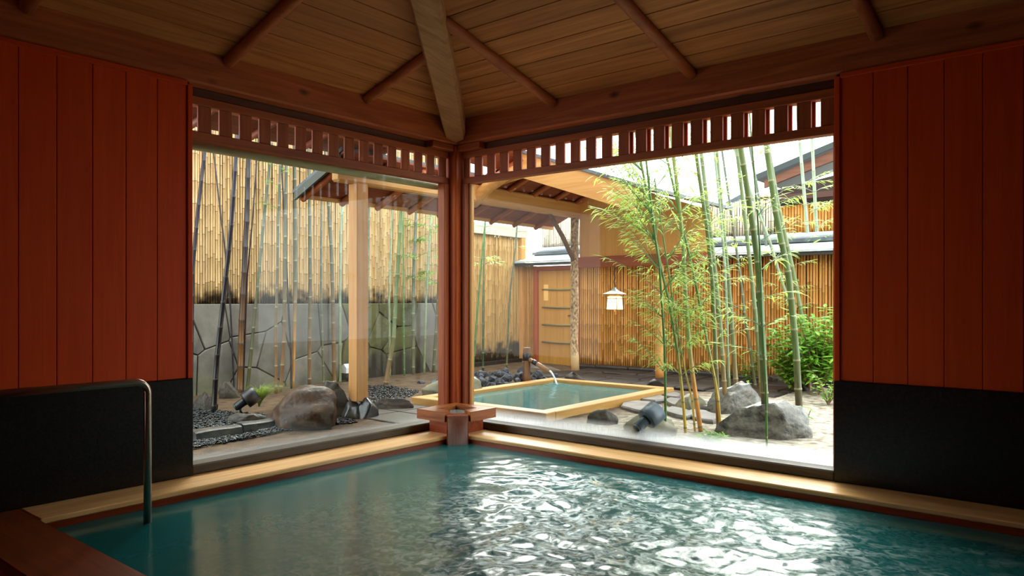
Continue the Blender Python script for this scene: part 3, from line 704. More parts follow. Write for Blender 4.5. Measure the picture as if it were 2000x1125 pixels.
# ------------------------------------------------------------------ bamboo fences: every pole a part
def pole_meshes(name, length, rad, m, k, seed, nd=.26):
    out = []
    for i in range(k):
        rs = random.Random(seed + i); pts = []; rad_ = []; rings = []; z = 0; a = rs.uniform(.05, nd)
        lev = [0]
        while a < length - .04: lev.append(a); a += nd * rs.uniform(.8, 1.25)
        pts.append((0, 0, 0)); rad_.append(rad)
        for b_ in lev[1:]:
            pts += [(0, 0, b_ - .004), (0, 0, b_), (0, 0, b_ + .004)]; rad_ += [rad * .98, rad * 1.07, rad * .98]; rings += [0, 1, 1]
        pts.append((0, 0, length)); rad_.append(rad * .97); rings.append(0)
        mb = MB(); mb.tube(pts, rad_, 7, True, 0, rings)
        me = bpy.data.meshes.new(name); me.from_pydata(mb.v, [], mb.f); me.materials.append(m); me.materials.append(M_NODE)
        me.polygons.foreach_set('material_index', mb.m); me.polygons.foreach_set('use_smooth', [True] * len(me.polygons)); out.append(me)
    return out
def fence(name, label, p0, p1, z0, length, pitch, m, seed, back=True, jit=.01, nd=.26, rails=()):
    p0, p1 = Vector(p0), Vector(p1); d = p1 - p0; n = int(d.length / pitch); t = d.normalized(); nr = Vector((-t.y, t.x, 0))
    if nr.dot(CAM - p0) < 0: nr = -nr
    f = tag(link(name, None, ((p0.x + p1.x) / 2, (p0.y + p1.y) / 2, z0)), label, 'fence')
    ms = pole_meshes('bamboo_pole', length, pitch * .465, m, 9, seed, nd); rs = random.Random(seed)
    for k in range(n):
        p = p0 + t * (k + .5) * pitch
        o = link('bamboo_pole', ms[rs.randrange(9)], (p.x + nr.x * rs.uniform(-.003, .004), p.y + nr.y * rs.uniform(-.003, .004), z0 + rs.uniform(-jit, jit)), f, (rs.uniform(-.004, .004), rs.uniform(-.004, .004), rs.uniform(0, 6)))
        s = rs.uniform(.92, 1.03); o.scale = (s, s, 1)
    if back:
        a = p0 - nr * (pitch * .5 + .012); b_ = p1 - nr * (pitch * .5 + .012)
        MB().prism([a + Vector((0, 0, z0 + .01 - a.z)), b_ + Vector((0, 0, z0 + .01 - b_.z)), b_ + Vector((0, 0, z0 + length - .02 - b_.z)), a + Vector((0, 0, z0 + length - .02 - a.z))], -nr * .02).build('fence_backing', M_BACK, f)  # dark sheet showing between poles in place of the shadows there
    for zr in rails:
        MB().tube([p0 + nr * .02 + Vector((0, 0, zr)), p1 + nr * .02 + Vector((0, 0, zr))], .014, 8).build('tie_rail', M_DRYB, f, True)
    return f
fence('bamboo_fence', 'tall pale bamboo fence standing on the stone wall', (FX - .10, -2.2, 0), (FX - .10, 3.3, 0), 1.012, 2.3, .0295, M_POLE, 100)
fence('bamboo_fence', 'amber bamboo fence left of the garden door, behind the lava rocks', (FX - .03, 3.36, 0), (FX - .03, 5.02, 0), .10, 2.0, .0315, M_POLE2, 200)
YF = 5.0
fence('bamboo_fence', 'brown bamboo fence behind the lantern and the right bamboo grove', (-2.17, YF, 0), (3.1, YF, 0), .05, 1.62, .0375, M_POLE3, 300)
fence('bamboo_fence', 'narrow bamboo panel left of the garden door', (FX, YF, 0), (-2.98, YF, 0), .05, 1.60, .0315, M_POLE3, 350)
fence('bamboo_fence', 'weathered pale upper bamboo fence above the cap roof', (FX, YF + .55, 0), (.75, YF + .55, 0), 1.94, .52, .037, M_POLE4, 400, nd=.4)
fb = thing('fence_board', (FX, 4.1, 2.1), 'pale board capping the amber bamboo fence', 'board')
B('cap_board', FX - .10, FX + .04, 3.3, 5.1, 2.10, 2.27, mat('pale_board', (168, 164, 146), (196, 190, 172), (4, 1, 12), 4, .7), fb)
B('end_post', FX - .08, FX + .04, 4.95, 5.06, .1, 2.098, post_w('z'), fb)
fs_ = tag(B('foundation_strip', FX - .08, FX + .05, 3.36, 4.95, -.02, .105, M_DARKST), 'dark sill under the amber bamboo fence', 'sill')
bs = thing('base_wall', (.4, YF, 0), 'dark low stone base along the foot of the brown fence', 'wall')
x = -2.17; rs = random.Random(9); i = 0
while x < 3.1:
    w = rs.uniform(.35, .6); MB().box(x, min(x + w, 3.1) - .008, YF - .16 + rs.uniform(-.015, .015), YF + .1, -.04, .085 + rs.uniform(-.012, .012), .02).build('base_stone', M_DARKST, bs); x += w
for j, yy in enumerate((3.50, 3.95, 4.40)):
    x = -2.05 + .11 * j
    while x < 1.5:
        w = rs.uniform(.35, .65); MB().box(x, min(x + w, 1.5) - .012, yy + rs.uniform(0, .015), yy + .44, -.04, .02 + .008 * j + rs.uniform(-.008, .012), .015).build('ledge_stone', M_DARKST, bs); x += w
cr_ = thing('cap_roof', (.3, YF + .2, 1.67), 'low grey metal cap roof running along the fence top', 'roof')
for (x0, x1, nm) in ((FX, -2.0, 'roof_slab'), (-1.995, .2, 'roof_slab'), (.205, 3.2, 'roof_slab')):
    MB().prism([(x0, YF - .22, 1.672), (x0, YF + .35, 1.80), (x0, YF + .35, 1.83), (x0, YF - .22, 1.70)], (x1 - x0, 0, 0)).build(nm, M_PALEROOF, cr_)
B('roof_fascia', FX, 3.2, YF - .20, YF - .17, 1.625, 1.671, plain('fascia_dark', (48, 44, 44), .6), cr_)
MB().prism([(FX, YF + .28, 1.83), (FX, YF + .62, 1.83), (FX, YF + .62, 1.90), (FX, YF + .28, 1.875)], (6.45, 0, 0)).build('ridge_base', M_ROOF, cr_)
MB().tube([(FX, YF + .42, 1.915), (-.1, YF + .42, 1.915), (3.2, YF + .42, 1.915)], .05, 12).build('ridge_roll', M_PALEROOF, cr_, True)

# garden door
dr = thing('garden_door', (-2.5, YF, 0), 'honey wooden garden door with bamboo battens behind the bath', 'door')
B('door_frame', -2.975, -2.90, YF - .05, YF + .05, -.0, 1.62, frame_w('z'), dr)
B('door_frame', -2.16, -2.09, YF - .05, YF + .05, -.0, 1.62, frame_w('z'), dr)
B('door_lintel', -2.90, -2.16, YF - .05, YF + .05, 1.55, 1.62, frame_w('x'), dr)
dl_ = B('door_leaf', -2.898, -2.162, YF + .012, YF + .034, .02, 1.549, M_DOOR, dr)
for k in range(6): B('door_plank', -2.898 + k * .123, -2.898 + (k + 1) * .123 - .002, YF, YF + .0115, .03, 1.549, M_DOOR, dl_, .002)
for zz in (.39, .67, .95, 1.24):
    MB().tube([(-2.82, YF - .012, zz + .004), (-2.5, YF - .014, zz - .004), (-2.2, YF - .012, zz + .002)], .013, 8).build('batten', M_DRYB, dl_, True)
B('name_plate', -2.79, -2.70, YF - .008, YF - .001, 1.06, 1.32, plain('plate', (232, 184, 110), .5), dl_)
B('door_handle', -2.30, -2.22, YF - .035, YF - .001, .81, .835, plain('handle', (96, 56, 40), .4), dl_)
tag(rock('step_stone', (-2.52, YF - .55, 0), (.8, .42, .10), 91, M_SLAB, 'x', rough=.1, cuts=3), 'pale flat step stone in front of the garden door', 'stone')

# ------------------------------------------------------------------ bath pavilion: posts, beam, roof, gable
YG = 3.30; XR = -.4; ZR = 2.60
pav = thing('bath_pavilion', (-.4, 1.6, 0), 'open timber pavilion with gabled roof over the outdoor bath', 'pavilion')
B('square_post', PX - .065, PX + .065, PY - .065, PY + .065, .145, 2.13, post_w('z'), pav, .008)
def logpost(x, y, z0, z1, r, m, seed):
    pts = [(x + .006 * math.sin(k * .9 + seed), y + .006 * math.cos(k * 1.1 + seed), z0 + (z1 - z0) * k / 14) for k in range(15)]
    return MB().tube(pts, [r * (1 + .05 * math.sin(k * 1.3 + seed)) for k in range(15)], 14).build('log_post', m, pav, True)
M_BARK = mat('mottled_log', (104, 66, 36), (224, 192, 146), (46, 46, 30), 2, .6, .3, 0, dist=.2, stain=((206, 176, 132), .15, .75, 9.0))
logpost(PX, YG - .04, .17, 2.13, .052, M_BARK, 1)
logpost(.20, YG - .02, .155, 1.50, .050, post_w('z'), 2)
for xx, sd, nm in ((PX, 41, 'left'), (.20, 42, 'right')):
    rock('footing_stone', (xx, YG - .03, 0), (.26, .24, .155), sd, M_DARKST, 'dark footing stone under the ' + ('mottled log post' if nm == 'left' else 'pale log post behind the thin green culm'), 'stone', 'log post footings', rough=.1, cuts=3)
MB().box(PX - .06, PX + .06, -.50, 3.52, 2.125, 2.315, .018).build('eave_beam', pav_w('y'), pav)
B('gable_beam', PX + .03, .85, YG - .035, YG + .055, 1.485, 1.618, wood('gable_red', (150, 76, 48), (172, 94, 62), 'x', .55, 0), pav)
bk0 = at_x(1072, 419, PX); bk1 = at_x(1121, 506, PX)
MB().tube([Vector((PX, bk0.y, 2.14)), Vector((PX + .01, (bk0.y + bk1.y) / 2, (2.13 + bk1.z) / 2 + .01)), Vector((PX, YG - .06, bk1.z - .02))], [.026, .029, .03], 10).build('brace', wood('brace_wood', (104, 72, 50), (136, 100, 72), 'y', .6), pav, True)
def zl(x): return ZR - .42 * (XR - x)      # roof top, left slope
def zrr(x): return ZR - .36 * (x - XR)
rfl = link('roof', None, (XR, 1.6, 2.1), pav); gbl = link('gable', None, (XR, YG, 1.6), pav)
# gable wall boards
k = 0; x = PX + .05
while x < .85:
    x1 = min(x + .13, .85)
    f = lambda q: (zl(q) if q < XR else zrr(q)) - .07
    poly = [(x + .001, YG, 1.6185), (x1 - .001, YG, 1.6185), (x1 - .001, YG, f(x1)), (x + .001, YG, f(x))]
    if x < XR < x1: poly = poly[:3] + [(XR, YG, f(XR))] + poly[3:]
    MB().prism(poly[::-1], (0, .02, 0)).build('gable_board', wood('gable_cedar', (220, 158, 82), (230, 174, 100), 'z', .55, .04), gbl); x = x1
# roof boards and rafters: left slope
def slope_board(x0, x1, y0, y1, zf, th, m, nm='roof_board'):
    MB().prism([(x0, y0, zf(x0) - th), (x1, y0, zf(x1) - th), (x1, y0, zf(x1)), (x0, y0, zf(x0))], (0, y1 - y0, 0)).build(nm, m, rfl)
EV = -1.62
for k in range(6):
    x0 = EV + k * .122; slope_board(x0, x0 + .119, -.48, 3.62, zl, .018, redw('y'))
for k in range(4):
    x0 = EV + (6 + k) * .122; slope_board(x0, min(x0 + .119, XR - .0), 1.42, 3.62, zl, .018, redw('y'))
for k in range(3):
    x0 = -.70 + k * .122; slope_board(x0, min(x0 + .119, XR), .025, 1.415, zl, .018, redw('y'))
MB().prism([(-.71, .025, zl(-.71) + .001), (XR, .025, ZR + .001), (XR, .025, ZR + .03), (-.71, .025, zl(-.71) + .03)], (0, 1.37, 0)).build('roof_covering', M_ROOF, rfl)
MB().prism([(EV - .03, -.50, zl(EV - .03) + .001), (XR - .5, -.50, zl(XR - .5) + .001), (XR - .5, -.50, zl(XR - .5) + .035), (EV - .03, -.50, zl(EV - .03) + .03)], (0, 4.15, 0)).build('roof_covering', M_ROOF, rfl)
MB().prism([(XR - .5, 1.40, zl(XR - .5) + .001), (XR, 1.40, ZR + .001), (XR, 1.40, ZR + .035), (XR - .5, 1.40, zl(XR - .5) + .035)], (0, 2.25, 0)).build('roof_covering', M_ROOF, rfl)
yy = -.40; k = 0
while yy < 3.6:
    xe = XR if yy > 1.42 else -.90
    MB().tube([(EV - .01, yy, zl(EV) - .055), ((EV + xe) / 2, yy + .004, zl((EV + xe) / 2) - .052), (xe, yy, zl(xe) - .055)], .033, 10).build('eave_rafter', raft_w('x'), rfl, True)
    yy += .455; k += 1
B('eave_fascia', EV - .012, EV + .018, -.48, 3.62, zl(EV) - .052, zl(EV) - .012, pav_w('y'), pav)
B('verge_board', -.01, 0, 0, .01, 0, .01, pav_w('x'), pav) if False else None
MB().prism([(EV, -.50, zl(EV) - .075), (-.95, -.50, zl(-.95) - .075), (-.95, -.50, zl(-.95) + .0), (EV, -.50, zl(EV) + .0)], (0, .025, 0)).build('verge_board', plain('verge_dark', (70, 74, 68), .5), pav)
# right slope
for k in range(8):
    x0 = XR + k * .165; slope_board(x0 + .001, x0 + .163, 1.45, 3.62, zrr, .018, redw('y'))
MB().prism([(XR, 1.40, ZR + .001), (.95, 1.40, zrr(.95) + .001), (.95, 1.40, zrr(.95) + .035), (XR, 1.40, ZR + .035)], (0, 2.25, 0)).build('roof_covering', M_ROOF, rfl)
MB().prism([(XR, 1.42, ZR - .26), (.93, 1.42, zrr(.93) - .235), (.93, 1.42, zrr(.93)), (XR, 1.42, ZR)], (0, .028, 0)).build('bargeboard', pav_w('x'), rfl)
MB().prism([(XR - .001, 1.42, ZR - .26), (XR - .001, 1.42, ZR), (-.95, 1.42, zl(-.95) - .0), (-.95, 1.42, zl(-.95) - .10)], (0, .028, 0)).build('bargeboard', pav_w('x'), rfl)
MB().tube([(-1.04, 1.36, 2.12), (-.93, 1.36, 2.20), (-.8, 1.36, 2.29), (-.62, 1.37, 2.37), (-.42, 1.38, 2.42)], [.06, .068, .07, .066, .06], 12).build('curved_log', pav_w('x'), pav, True)
MB().tube([(XR, 1.45, ZR - .05), (XR, 3.6, ZR - .05)], .04, 10).build('ridge_log', raft_w('y'), pav, True)

# hanging lantern
LX, LY = -.41, 3.27
ln = thing('pendant_lantern', (LX, LY, .93), 'lit lantern with pale cap hanging from the red-brown beam', 'lantern')
pts = [(LX + .006 * math.sin(k * 1.3), LY, 1.215 + k * .27 / 12) for k in range(13)]
ch_ = link('chain', None, (LX, LY, 1.21), ln)
for k in range(12):   # chain links
    p, q_ = Vector(pts[k]), Vector(pts[k + 1]); c = (p + q_) / 2; t = (q_ - p); sd = Vector((1, 0, 0)) if k % 2 else Vector((0, 1, 0))
    loop = [c + t * .62 * math.cos(a) + sd * .010 * math.sin(a) for a in np.linspace(0, 2 * math.pi, 9)]
    MB().tube(loop, .0042, 5, False).build('chain_link', plain('chain', (84, 66, 50), .5, .5), ch_, True)
mb = MB(); prof = [(.013, 1.225), (.020, 1.205), (.045, 1.18), (.108, 1.147), (.108, 1.141), (.02, 1.15)]
mb.add([(LX + r_ * math.cos(R(45 + 90 * q_)) * 1.35, LY + r_ * math.sin(R(45 + 90 * q_)) * 1.35, z) for (r_, z) in prof for q_ in range(4)], [(k * 4 + q_, k * 4 + (q_ + 1) % 4, (k + 1) * 4 + (q_ + 1) % 4, (k + 1) * 4 + q_) for k in range(5) for q_ in range(4)])
mb.build('lantern_cap', plain('patina', (190, 202, 198), .45), ln)
sh_ = link('lantern_shade', None, (LX, LY, .95), ln)
M_LIT = plain('lit_glass', (255, 240, 205), .4, 0, .3, (255, 226, 170), 2.2)
M_LF = plain('lantern_frame', (150, 110, 60), .5)
def corner(z, s): return [(LX - s, LY - s, z), (LX + s, LY - s, z), (LX + s, LY + s, z), (LX - s, LY + s, z)]
a_, b_ = corner(.952, .073), corner(1.115, .062)
for q_ in range(4):
    j = (q_ + 1) % 4
    lo0, lo1, hi0, hi1 = (Vector(a_[q_]), Vector(a_[j]), Vector(b_[q_]), Vector(b_[j])); nrm = (lo1 - lo0).cross(hi0 - lo0).normalized() * .004
    for (s0, s1) in ((.03, .49), (.51, .97)):
        f = lambda s, t: lo0.lerp(lo1, s).lerp(hi0.lerp(hi1, s), t)
        MB().prism([f(s0, .01), f(s1, .01), f(s1, .80), f(s0, .80)], nrm).build('glass_pane', M_LIT, sh_)
        MB().prism([f(s0, .86), f(s1, .86), f(s1, .99), f(s0, .99)], nrm).build('glass_pane', M_LIT, sh_)
    MB().tube([lo0, hi0], .005, 6).build('frame_bar', M_LF, sh_)
    MB().tube([lo0, lo1], .006, 6).build('frame_bar', M_LF, sh_)
    MB().tube([lo0.lerp(hi0, .83), lo1.lerp(hi1, .83)], .005, 6).build('frame_bar', M_LF, sh_)
B('lantern_neck', LX - .055, LX + .055, LY - .055, LY + .055, 1.116, 1.145, M_LF, ln)
MB().tube([(LX, LY, .925), (LX, LY, .952)], [.004, .008], 8).build('finial', M_LF, ln)
pl_ = bpy.data.lights.new('lantern_bulb', 'POINT'); pl_.energy = 3; pl_.color = (1, .75, .42); pl_.shadow_soft_size = .04
po = bpy.data.objects.new('lantern_bulb', pl_); COL.objects.link(po); po.parent = ln; po.location = (0, 0, .10)

# ------------------------------------------------------------------ outdoor bath
bx0, bx1, by0, by1, bz = -1.22, .50, .62, 3.06, .075
ob = thing('outdoor_bath', (-.36, 1.84, 0), 'square outdoor bath with broad honey cypress rim', 'bath')
rw = .145
B('rim_board', bx0, bx1, by0, by0 + rw, -.05, bz, rim_w('x'), ob, .006)
B('rim_board', bx0, bx1, by1 - rw, by1, -.05, bz, rim_w('x'), ob, .006)
B('rim_board', bx0, bx0 + rw, by0 + rw + .001, by1 - rw - .001, -.05, bz - .001, rim_w('y'), ob, .006)
B('rim_board', bx1 - rw, bx1, by0 + rw + .001, by1 - rw - .001, -.05, bz - .001, rim_w('y'), ob, .006)
xs = np.linspace(bx0 + rw - .01, bx1 - rw + .01, 60); ys = np.linspace(by0 + rw - .01, by1 - rw + .01, 90)
SPX, SPY = -.93, 2.75
def bwz(X, Y):
    r_ = np.hypot(X - SPX, Y - SPY); return .035 + .002 * (vnoise(X * 9, Y * 9, 71) - .5) + .008 * np.exp(-r_ * 3.2) * np.cos(r_ * 45)
v_, f_ = grid(xs, ys, bwz)
me = bpy.data.meshes.new('bath_water'); me.from_pydata((v_ - np.array((-.36, 1.84, .03))).tolist(), [], f_.tolist()); me.polygons.foreach_set('use_smooth', [True] * len(me.polygons)); me.materials.append(water_mat('bath_water', (52, 112, 114), False, .12))
link('bath_water', me, (-.36, 1.84, .03), ob)
# bamboo water spout
s0 = at_z(1019, 745, .03)
s0 = Vector((-1.36, 2.72, .0))
ws = thing('bamboo_spout', s0, 'dark bamboo post with a slanting bamboo pipe pouring water', 'water spout')
MB().tube([s0 + Vector((0, 0, 0)), s0 + Vector((0, 0, .12)), s0 + Vector((0, 0, .13)), s0 + Vector((0, 0, .36)), s0 + Vector((0, 0, .47))], [.056, .056, .048, .047, .048], 14).build('upright', mat('old_bamboo', (92, 58, 34), (138, 92, 52), (16, 16, 4), 4, .5), ws, True)
MB().tube([s0 + Vector((0, 0, .31)), s0 + Vector((0, 0, .40))], .053, 14).build('binding', M_BLACK, ws, True)
t0 = s0 + Vector((.03, .0, .33)); t1 = Vector((-1.03, 2.745, .195)); ax_ = (t1 - t0)
MB().tube([t0, t0 + ax_ * .25, t0 + ax_ * .26, t1], [.025, .025, .029, .028], 12, True).build('pipe', mat('old_bamboo2', (120, 84, 58), (166, 124, 92), (6, 16, 16), 4, .4), ws, True)
MB().tube([t0 + ax_ * .22, t0 + ax_ * .42], .033, 12).build('binding', M_BLACK, ws, True)
stv = [t1 + Vector((.115 * t, .005 * t, -.155 * t * t - .01 * t)) for t in np.linspace(0, 1, 10)]
MB().tube(stv, [.012, .013, .013, .012, .012, .012, .012, .013, .014, .018], 8).build('water_stream', plain('white_water', (224, 232, 236), .1, 0, .8), ws, True)

# ------------------------------------------------------------------ garden spotlights
def spot(label, base, direction, s, lamp=None, M_BLACK=M_BLACK):
    t = thing('garden_spotlight', base, label, 'spotlight', 'garden spotlights'); d = Vector(direction).normalized()
    c = Vector(base) + Vector((0, 0, .13 * s))
    def lathe(name, prof, m):
        return MB().tube([c + d * a for a, r_ in prof], [r_ for a, r_ in prof], 24, True).build(name, m, t, True)
    lathe('hood', [(0, .048 * s), (.004 * s, .084 * s), (.01 * s, .088 * s), (.13 * s, .088 * s), (.135 * s, .084 * s), (.10 * s, .08 * s)], M_BLACK)
    lathe('lamp_body', [(-.105 * s, .034 * s), (-.10 * s, .042 * s), (-.02 * s, .042 * s), (.0, .046 * s)], M_BLACK)
    lathe('end_cap', [(-.12 * s, .030 * s), (-.1051 * s, .038 * s)], plain('cap_grey', (70, 76, 82), .3, .3))
    MB().tube([c - d * .05 * s, c - d * .05 * s + Vector((0, 0, -.07 * s)), Vector(base) + Vector((0, 0, -.03))], .012 * s, 8).build('stake', M_BLACK, t, True)
    if lamp:
        l = bpy.data.lights.new('spot_beam', 'SPOT'); l.energy = lamp; l.color = (1, .72, .36); l.spot_size = R(62); l.spot_blend = .8; l.shadow_soft_size = .04
        o = bpy.data.objects.new('spot_beam', l); COL.objects.link(o); o.parent = t; o.location = (c + d * .13 * s) - Vector(base); o.rotation_euler = d.to_track_quat('-Z', 'Y').to_euler()
b1 = at_z(478, 806, .03); spot('black garden spotlight with glowing grass beside it, left window', (b1.x, b1.y, .02), CR * .80 + CF * .45 + Vector((0, 0, .62)), .9, 30)
b2 = at_z(1262, 846, .10); spot('grey garden spotlight resting on the flat mossy rock, right window', (b2.x, b2.y, .075), CR * .78 + CF * .40 + Vector((0, 0, .55)), .92, None, M_GREYL)
# small white path lamp by the stone wall
b3 = at_z(662, 742, .05); b3 = Vector((max(b3.x, FX + .12), b3.y, .05))
pl2 = thing('path_lamp', b3, 'small white-capped garden lamp beside the square post', 'lamp')
MB().tube([b3, b3 + Vector((0, 0, .10))], .022, 10).build('lamp_stem', M_BLACK, pl2, True)
MB().prism([b3 + Vector(p) for p in ((-.05, -.05, .10), (.05, -.05, .10), (.05, -.05, .17), (.0, -.05, .215), (-.05, -.05, .19))], (0, .1, 0)).build('lamp_head', plain('white_enamel', (226, 228, 230), .35), pl2)

# ------------------------------------------------------------------ vegetation
def leaf(mb, p, d, up, ln_, w, droop=.25):
    if p.x > -.3 and (p + d.normalized() * ln_).y < .2: return
    d = d.normalized(); s = d.cross(up)
    if s.length < 1e-3: s = Vector((1, 0, 0))
    s.normalize(); m1 = p + d * ln_ * .35 + Vector((0, 0, -droop * ln_ * .08)); m2 = p + d * ln_ * .7 + Vector((0, 0, -droop * ln_ * .35)); e = p + d * ln_ + Vector((0, 0, -droop * ln_))
    n = d.cross(s) * w * .18
    mb.add([p, m1 + s * w * .5 + n, m1, m1 - s * w * .5 + n, m2 + s * w * .38 + n, m2, m2 - s * w * .38 + n, e], [(0, 2, 1), (0, 3, 2), (1, 2, 5, 4), (2, 3, 6, 5), (4, 5, 7), (5, 6, 7)])
def culm(points, wpx, m, leaves=None, seed=0, zg=None, extra=1.4, lift=0, xmin=FX + .14):
    """bamboo: base point on the ground, then further pixels at the base's depth"""
    rs = random.Random(seed); b = at_z(*points[0], 0.02)
    if zg is None: zg = G(b.x, b.y)
    b = at_z(*points[0], zg)
    if b.x < xmin: b = at_x(*points[0], xmin); b.z = zg
    d = depth(b); P_ = [b - Vector((0, 0, .05))] + [at_d(u, v, d) for u, v in points[1:]]
    dirn = (P_[-1] - P_[-2]).normalized(); P_.append(P_[-1] + dirn * extra)
    r0 = wpx / 2 * d / F
    seg = [(P_[i + 1] - P_[i]).length for i in range(len(P_) - 1)]; T = sum(seg)
    def ev(s):
        for i, l in enumerate(seg):
            if s <= l or i == len(seg) - 1: return P_[i].lerp(P_[i + 1], s / l)
            s -= l
    nd = []; s = rs.uniform(.06, .15); st = .17 + r0 * 3
    while s < T: nd.append(s); s += st * rs.uniform(.9, 1.1)
    pts = [P_[0]]; rad = [r0 * 1.05]; rings = []
    for q_ in nd:
        rr = r0 * (1.04 - .35 * q_ / T)
        for dz, k, ri in ((-.012, .98, 0), (-.003, 1.09, 0), (.004, 1.08, 1), (.012, .97, 1)):
            pts.append(ev(max(0, q_ + dz))); rad.append(rr * k); rings.append(ri)
    pts.append(ev(T)); rad.append(r0 * .65); rings.append(0)
    root = link('bamboo_culm', None, (b.x, b.y, zg))
    MB().tube(pts, rad, 10, True, 0, rings).build('culm_stem', [m, plain('culm_node', (138, 134, 102), .5) if not m.name.startswith('dark') else plain('culm_node_d', (64, 58, 56), .5)], root, True)
    if leaves:
        lf = MB(); tw = MB()
        for (z0, z1, n, bias, reach, nl, upk) in leaves['sprays']:
            cand = [q_ for q_ in nd if z0 <= ev(q_).z <= z1] or [T * .6]
            for k in range(n):
                p = ev(rs.choice(cand)); az = rs.uniform(0, 2 * math.pi)
                h = (CR * math.cos(az) + CF * math.sin(az) + CR * bias).normalized()
                L0 = reach * rs.uniform(.55, 1.1); u0 = upk * rs.uniform(.6, 1.3)
                bp = []
                for j in range(6):
                    t = j / 5; bp.append(p + h * L0 * t + Vector((0, 0, L0 * (u0 * t - .30 * t * t))))
                if any(q_.x > -.3 and q_.y < .26 for q_ in bp): continue      # stay clear of the window
                tw.tube(bp, [.003 * (1 - .12 * j) * leaves.get('tw', 1) for j in range(6)], 4, False)
                for j in range(nl):
                    t = .25 + .75 * (j + rs.random()) / nl; i_ = min(4, int(t * 5)); q0 = bp[i_].lerp(bp[i_ + 1], t * 5 - i_)
                    sp_ = rs.choice((-1, 1)); dd = (h + Vector((-h.y, h.x, 0)) * sp_ * rs.uniform(.2, 1.1) + Vector((0, 0, rs.uniform(-.45, .5))))
                    leaf(lf, q0, dd, Vector((rs.uniform(-.3, .3), rs.uniform(-.3, .3), 1)), rs.uniform(.06, .13) * leaves.get('ls', 1), rs.uniform(.010, .0175) * leaves.get('ls', 1), rs.uniform(.05, .5))
        tag(lf.build('leaf_spray', leaves.get('mat', M_LEAF), root), kind='stuff'); tw.build('twigs', m, root)
    return root
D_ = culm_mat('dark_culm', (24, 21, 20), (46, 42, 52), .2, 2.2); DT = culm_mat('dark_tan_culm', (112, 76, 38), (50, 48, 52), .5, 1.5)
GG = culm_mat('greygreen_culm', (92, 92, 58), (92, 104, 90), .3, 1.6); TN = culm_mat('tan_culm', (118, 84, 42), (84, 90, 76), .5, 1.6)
YG_ = culm_mat('spotlit_culm', (186, 128, 50), (84, 88, 74), .4, 1.3); GN = culm_mat('green_culm', (70, 116, 44), (84, 132, 70), .2, 1.5)  # first one's yellow foot has the spotlight's warm glow put into its colour
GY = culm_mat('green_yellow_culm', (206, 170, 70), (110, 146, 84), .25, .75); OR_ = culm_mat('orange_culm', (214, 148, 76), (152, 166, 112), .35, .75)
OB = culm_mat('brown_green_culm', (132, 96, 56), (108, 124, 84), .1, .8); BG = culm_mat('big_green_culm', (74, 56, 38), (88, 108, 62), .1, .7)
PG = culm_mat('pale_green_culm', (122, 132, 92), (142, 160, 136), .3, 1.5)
TIP = dict(sprays=[(1.9, 3.3, 7, 0, .32, 9, .6)], mat=M_LEAFD, ls=1.0)
LEFT = [  # pixels, width, material, leaves, description
 ([(372, 690), (376, 527), (387, 407), (400, 295)], 8.5, D_, None, 'dark'),
 ([(417, 807), (422.6, 711), (435, 597), (440, 553), (451, 447), (461, 305)], 10, D_, None, 'thick blackish'),
 ([(458, 764), (450, 597), (439, 481), (431, 420), (419, 313)], 3.6, D_, None, 'thin dark crooked'),
 ([(468, 765), (472, 625), (476, 553), (481, 447), (485, 313)], 11.5, DT, TIP, 'thick brown-footed'),
 ([(474, 762), (483, 540), (493, 433), (501, 319)], 3.4, D_, None, 'thin leaning dark'),
 ([(482, 757), (491, 682), (499, 597), (504, 553), (515, 433), (527, 319)], 6.5, GG, None, 'leaning grey-green'),
 ([(539, 768), (539, 625), (541, 553), (543, 447), (547, 321)], 6, TN, TIP, 'tan-footed upright'),
 ([(548, 764), (555, 654), (556, 568), (557, 447), (559, 324)], 7.5, TN, TIP, 'brownish'),
 ([(569, 758), (568, 682), (562, 568), (555, 420), (551, 340)], 4, D_, None, 'thin dark'),
 ([(571, 757), (573, 711), (577, 568), (577, 447), (576, 324)], 7.5, YG_, None, 'yellow-lit'),
 ([(605, 751), (604, 682), (606, 568), (605, 447), (603, 329)], 7.5, TN, None, 'straight tan'),
 ([(632, 742), (630, 682), (627, 568), (627, 500), (628, 375)], 4.2, GG, None, 'slender grey'),
 ([(653, 746), (652, 693), (650, 587), (647, 485), (641, 388)], 8, TN, None, 'stout tan-grey'),
 ([(664, 740), (664, 559), (665, 485), (668, 392)], 6, PG, None, 'pale whitish'),
 ([(717, 732), (717, 600), (719, 485), (721, 399)], 5.5, GG, None, 'grey'),
 ([(752, 750), (768, 667), (775, 560), (783, 411)], 9, OB, None, 'stout slanting green-brown'),
 ([(762, 728), (760, 587), (764, 470)], 4.5, PG, None, 'slender pale green'),
 ([(790, 734), (788, 560), (786, 430)], 3.2, GN, None, 'very thin green'),
 ([(807, 727), (807, 560), (812, 430)], 7, GG, dict(sprays=[(1.3, 2.3, 16, 0, .35, 12, .5)], mat=M_LEAFD), 'leafy grey-green'),
 ([(828, 724), (832, 587), (840, 450)], 5, PG, dict(sprays=[(1.3, 2.3, 14, 0, .3, 12, .5)], mat=M_LEAFD), 'slender leafy'),
 ([(846, 715), (851, 653), (855, 587), (862, 450)], 6, GG, dict(sprays=[(1.2, 2.2, 10, 0, .3, 10, .5)], mat=M_LEAFD), 'leafy green')]
ORD = ['first', 'second', 'third', 'fourth', 'fifth', 'sixth', 'seventh', 'eighth', 'ninth', 'tenth', 'eleventh', 'twelfth', 'thirteenth', 'fourteenth', 'fifteenth', 'sixteenth', 'seventeenth', 'eighteenth', 'nineteenth', 'twentieth', 'twenty-first', 'twenty-second', 'twenty-third', 'twenty-fourth']
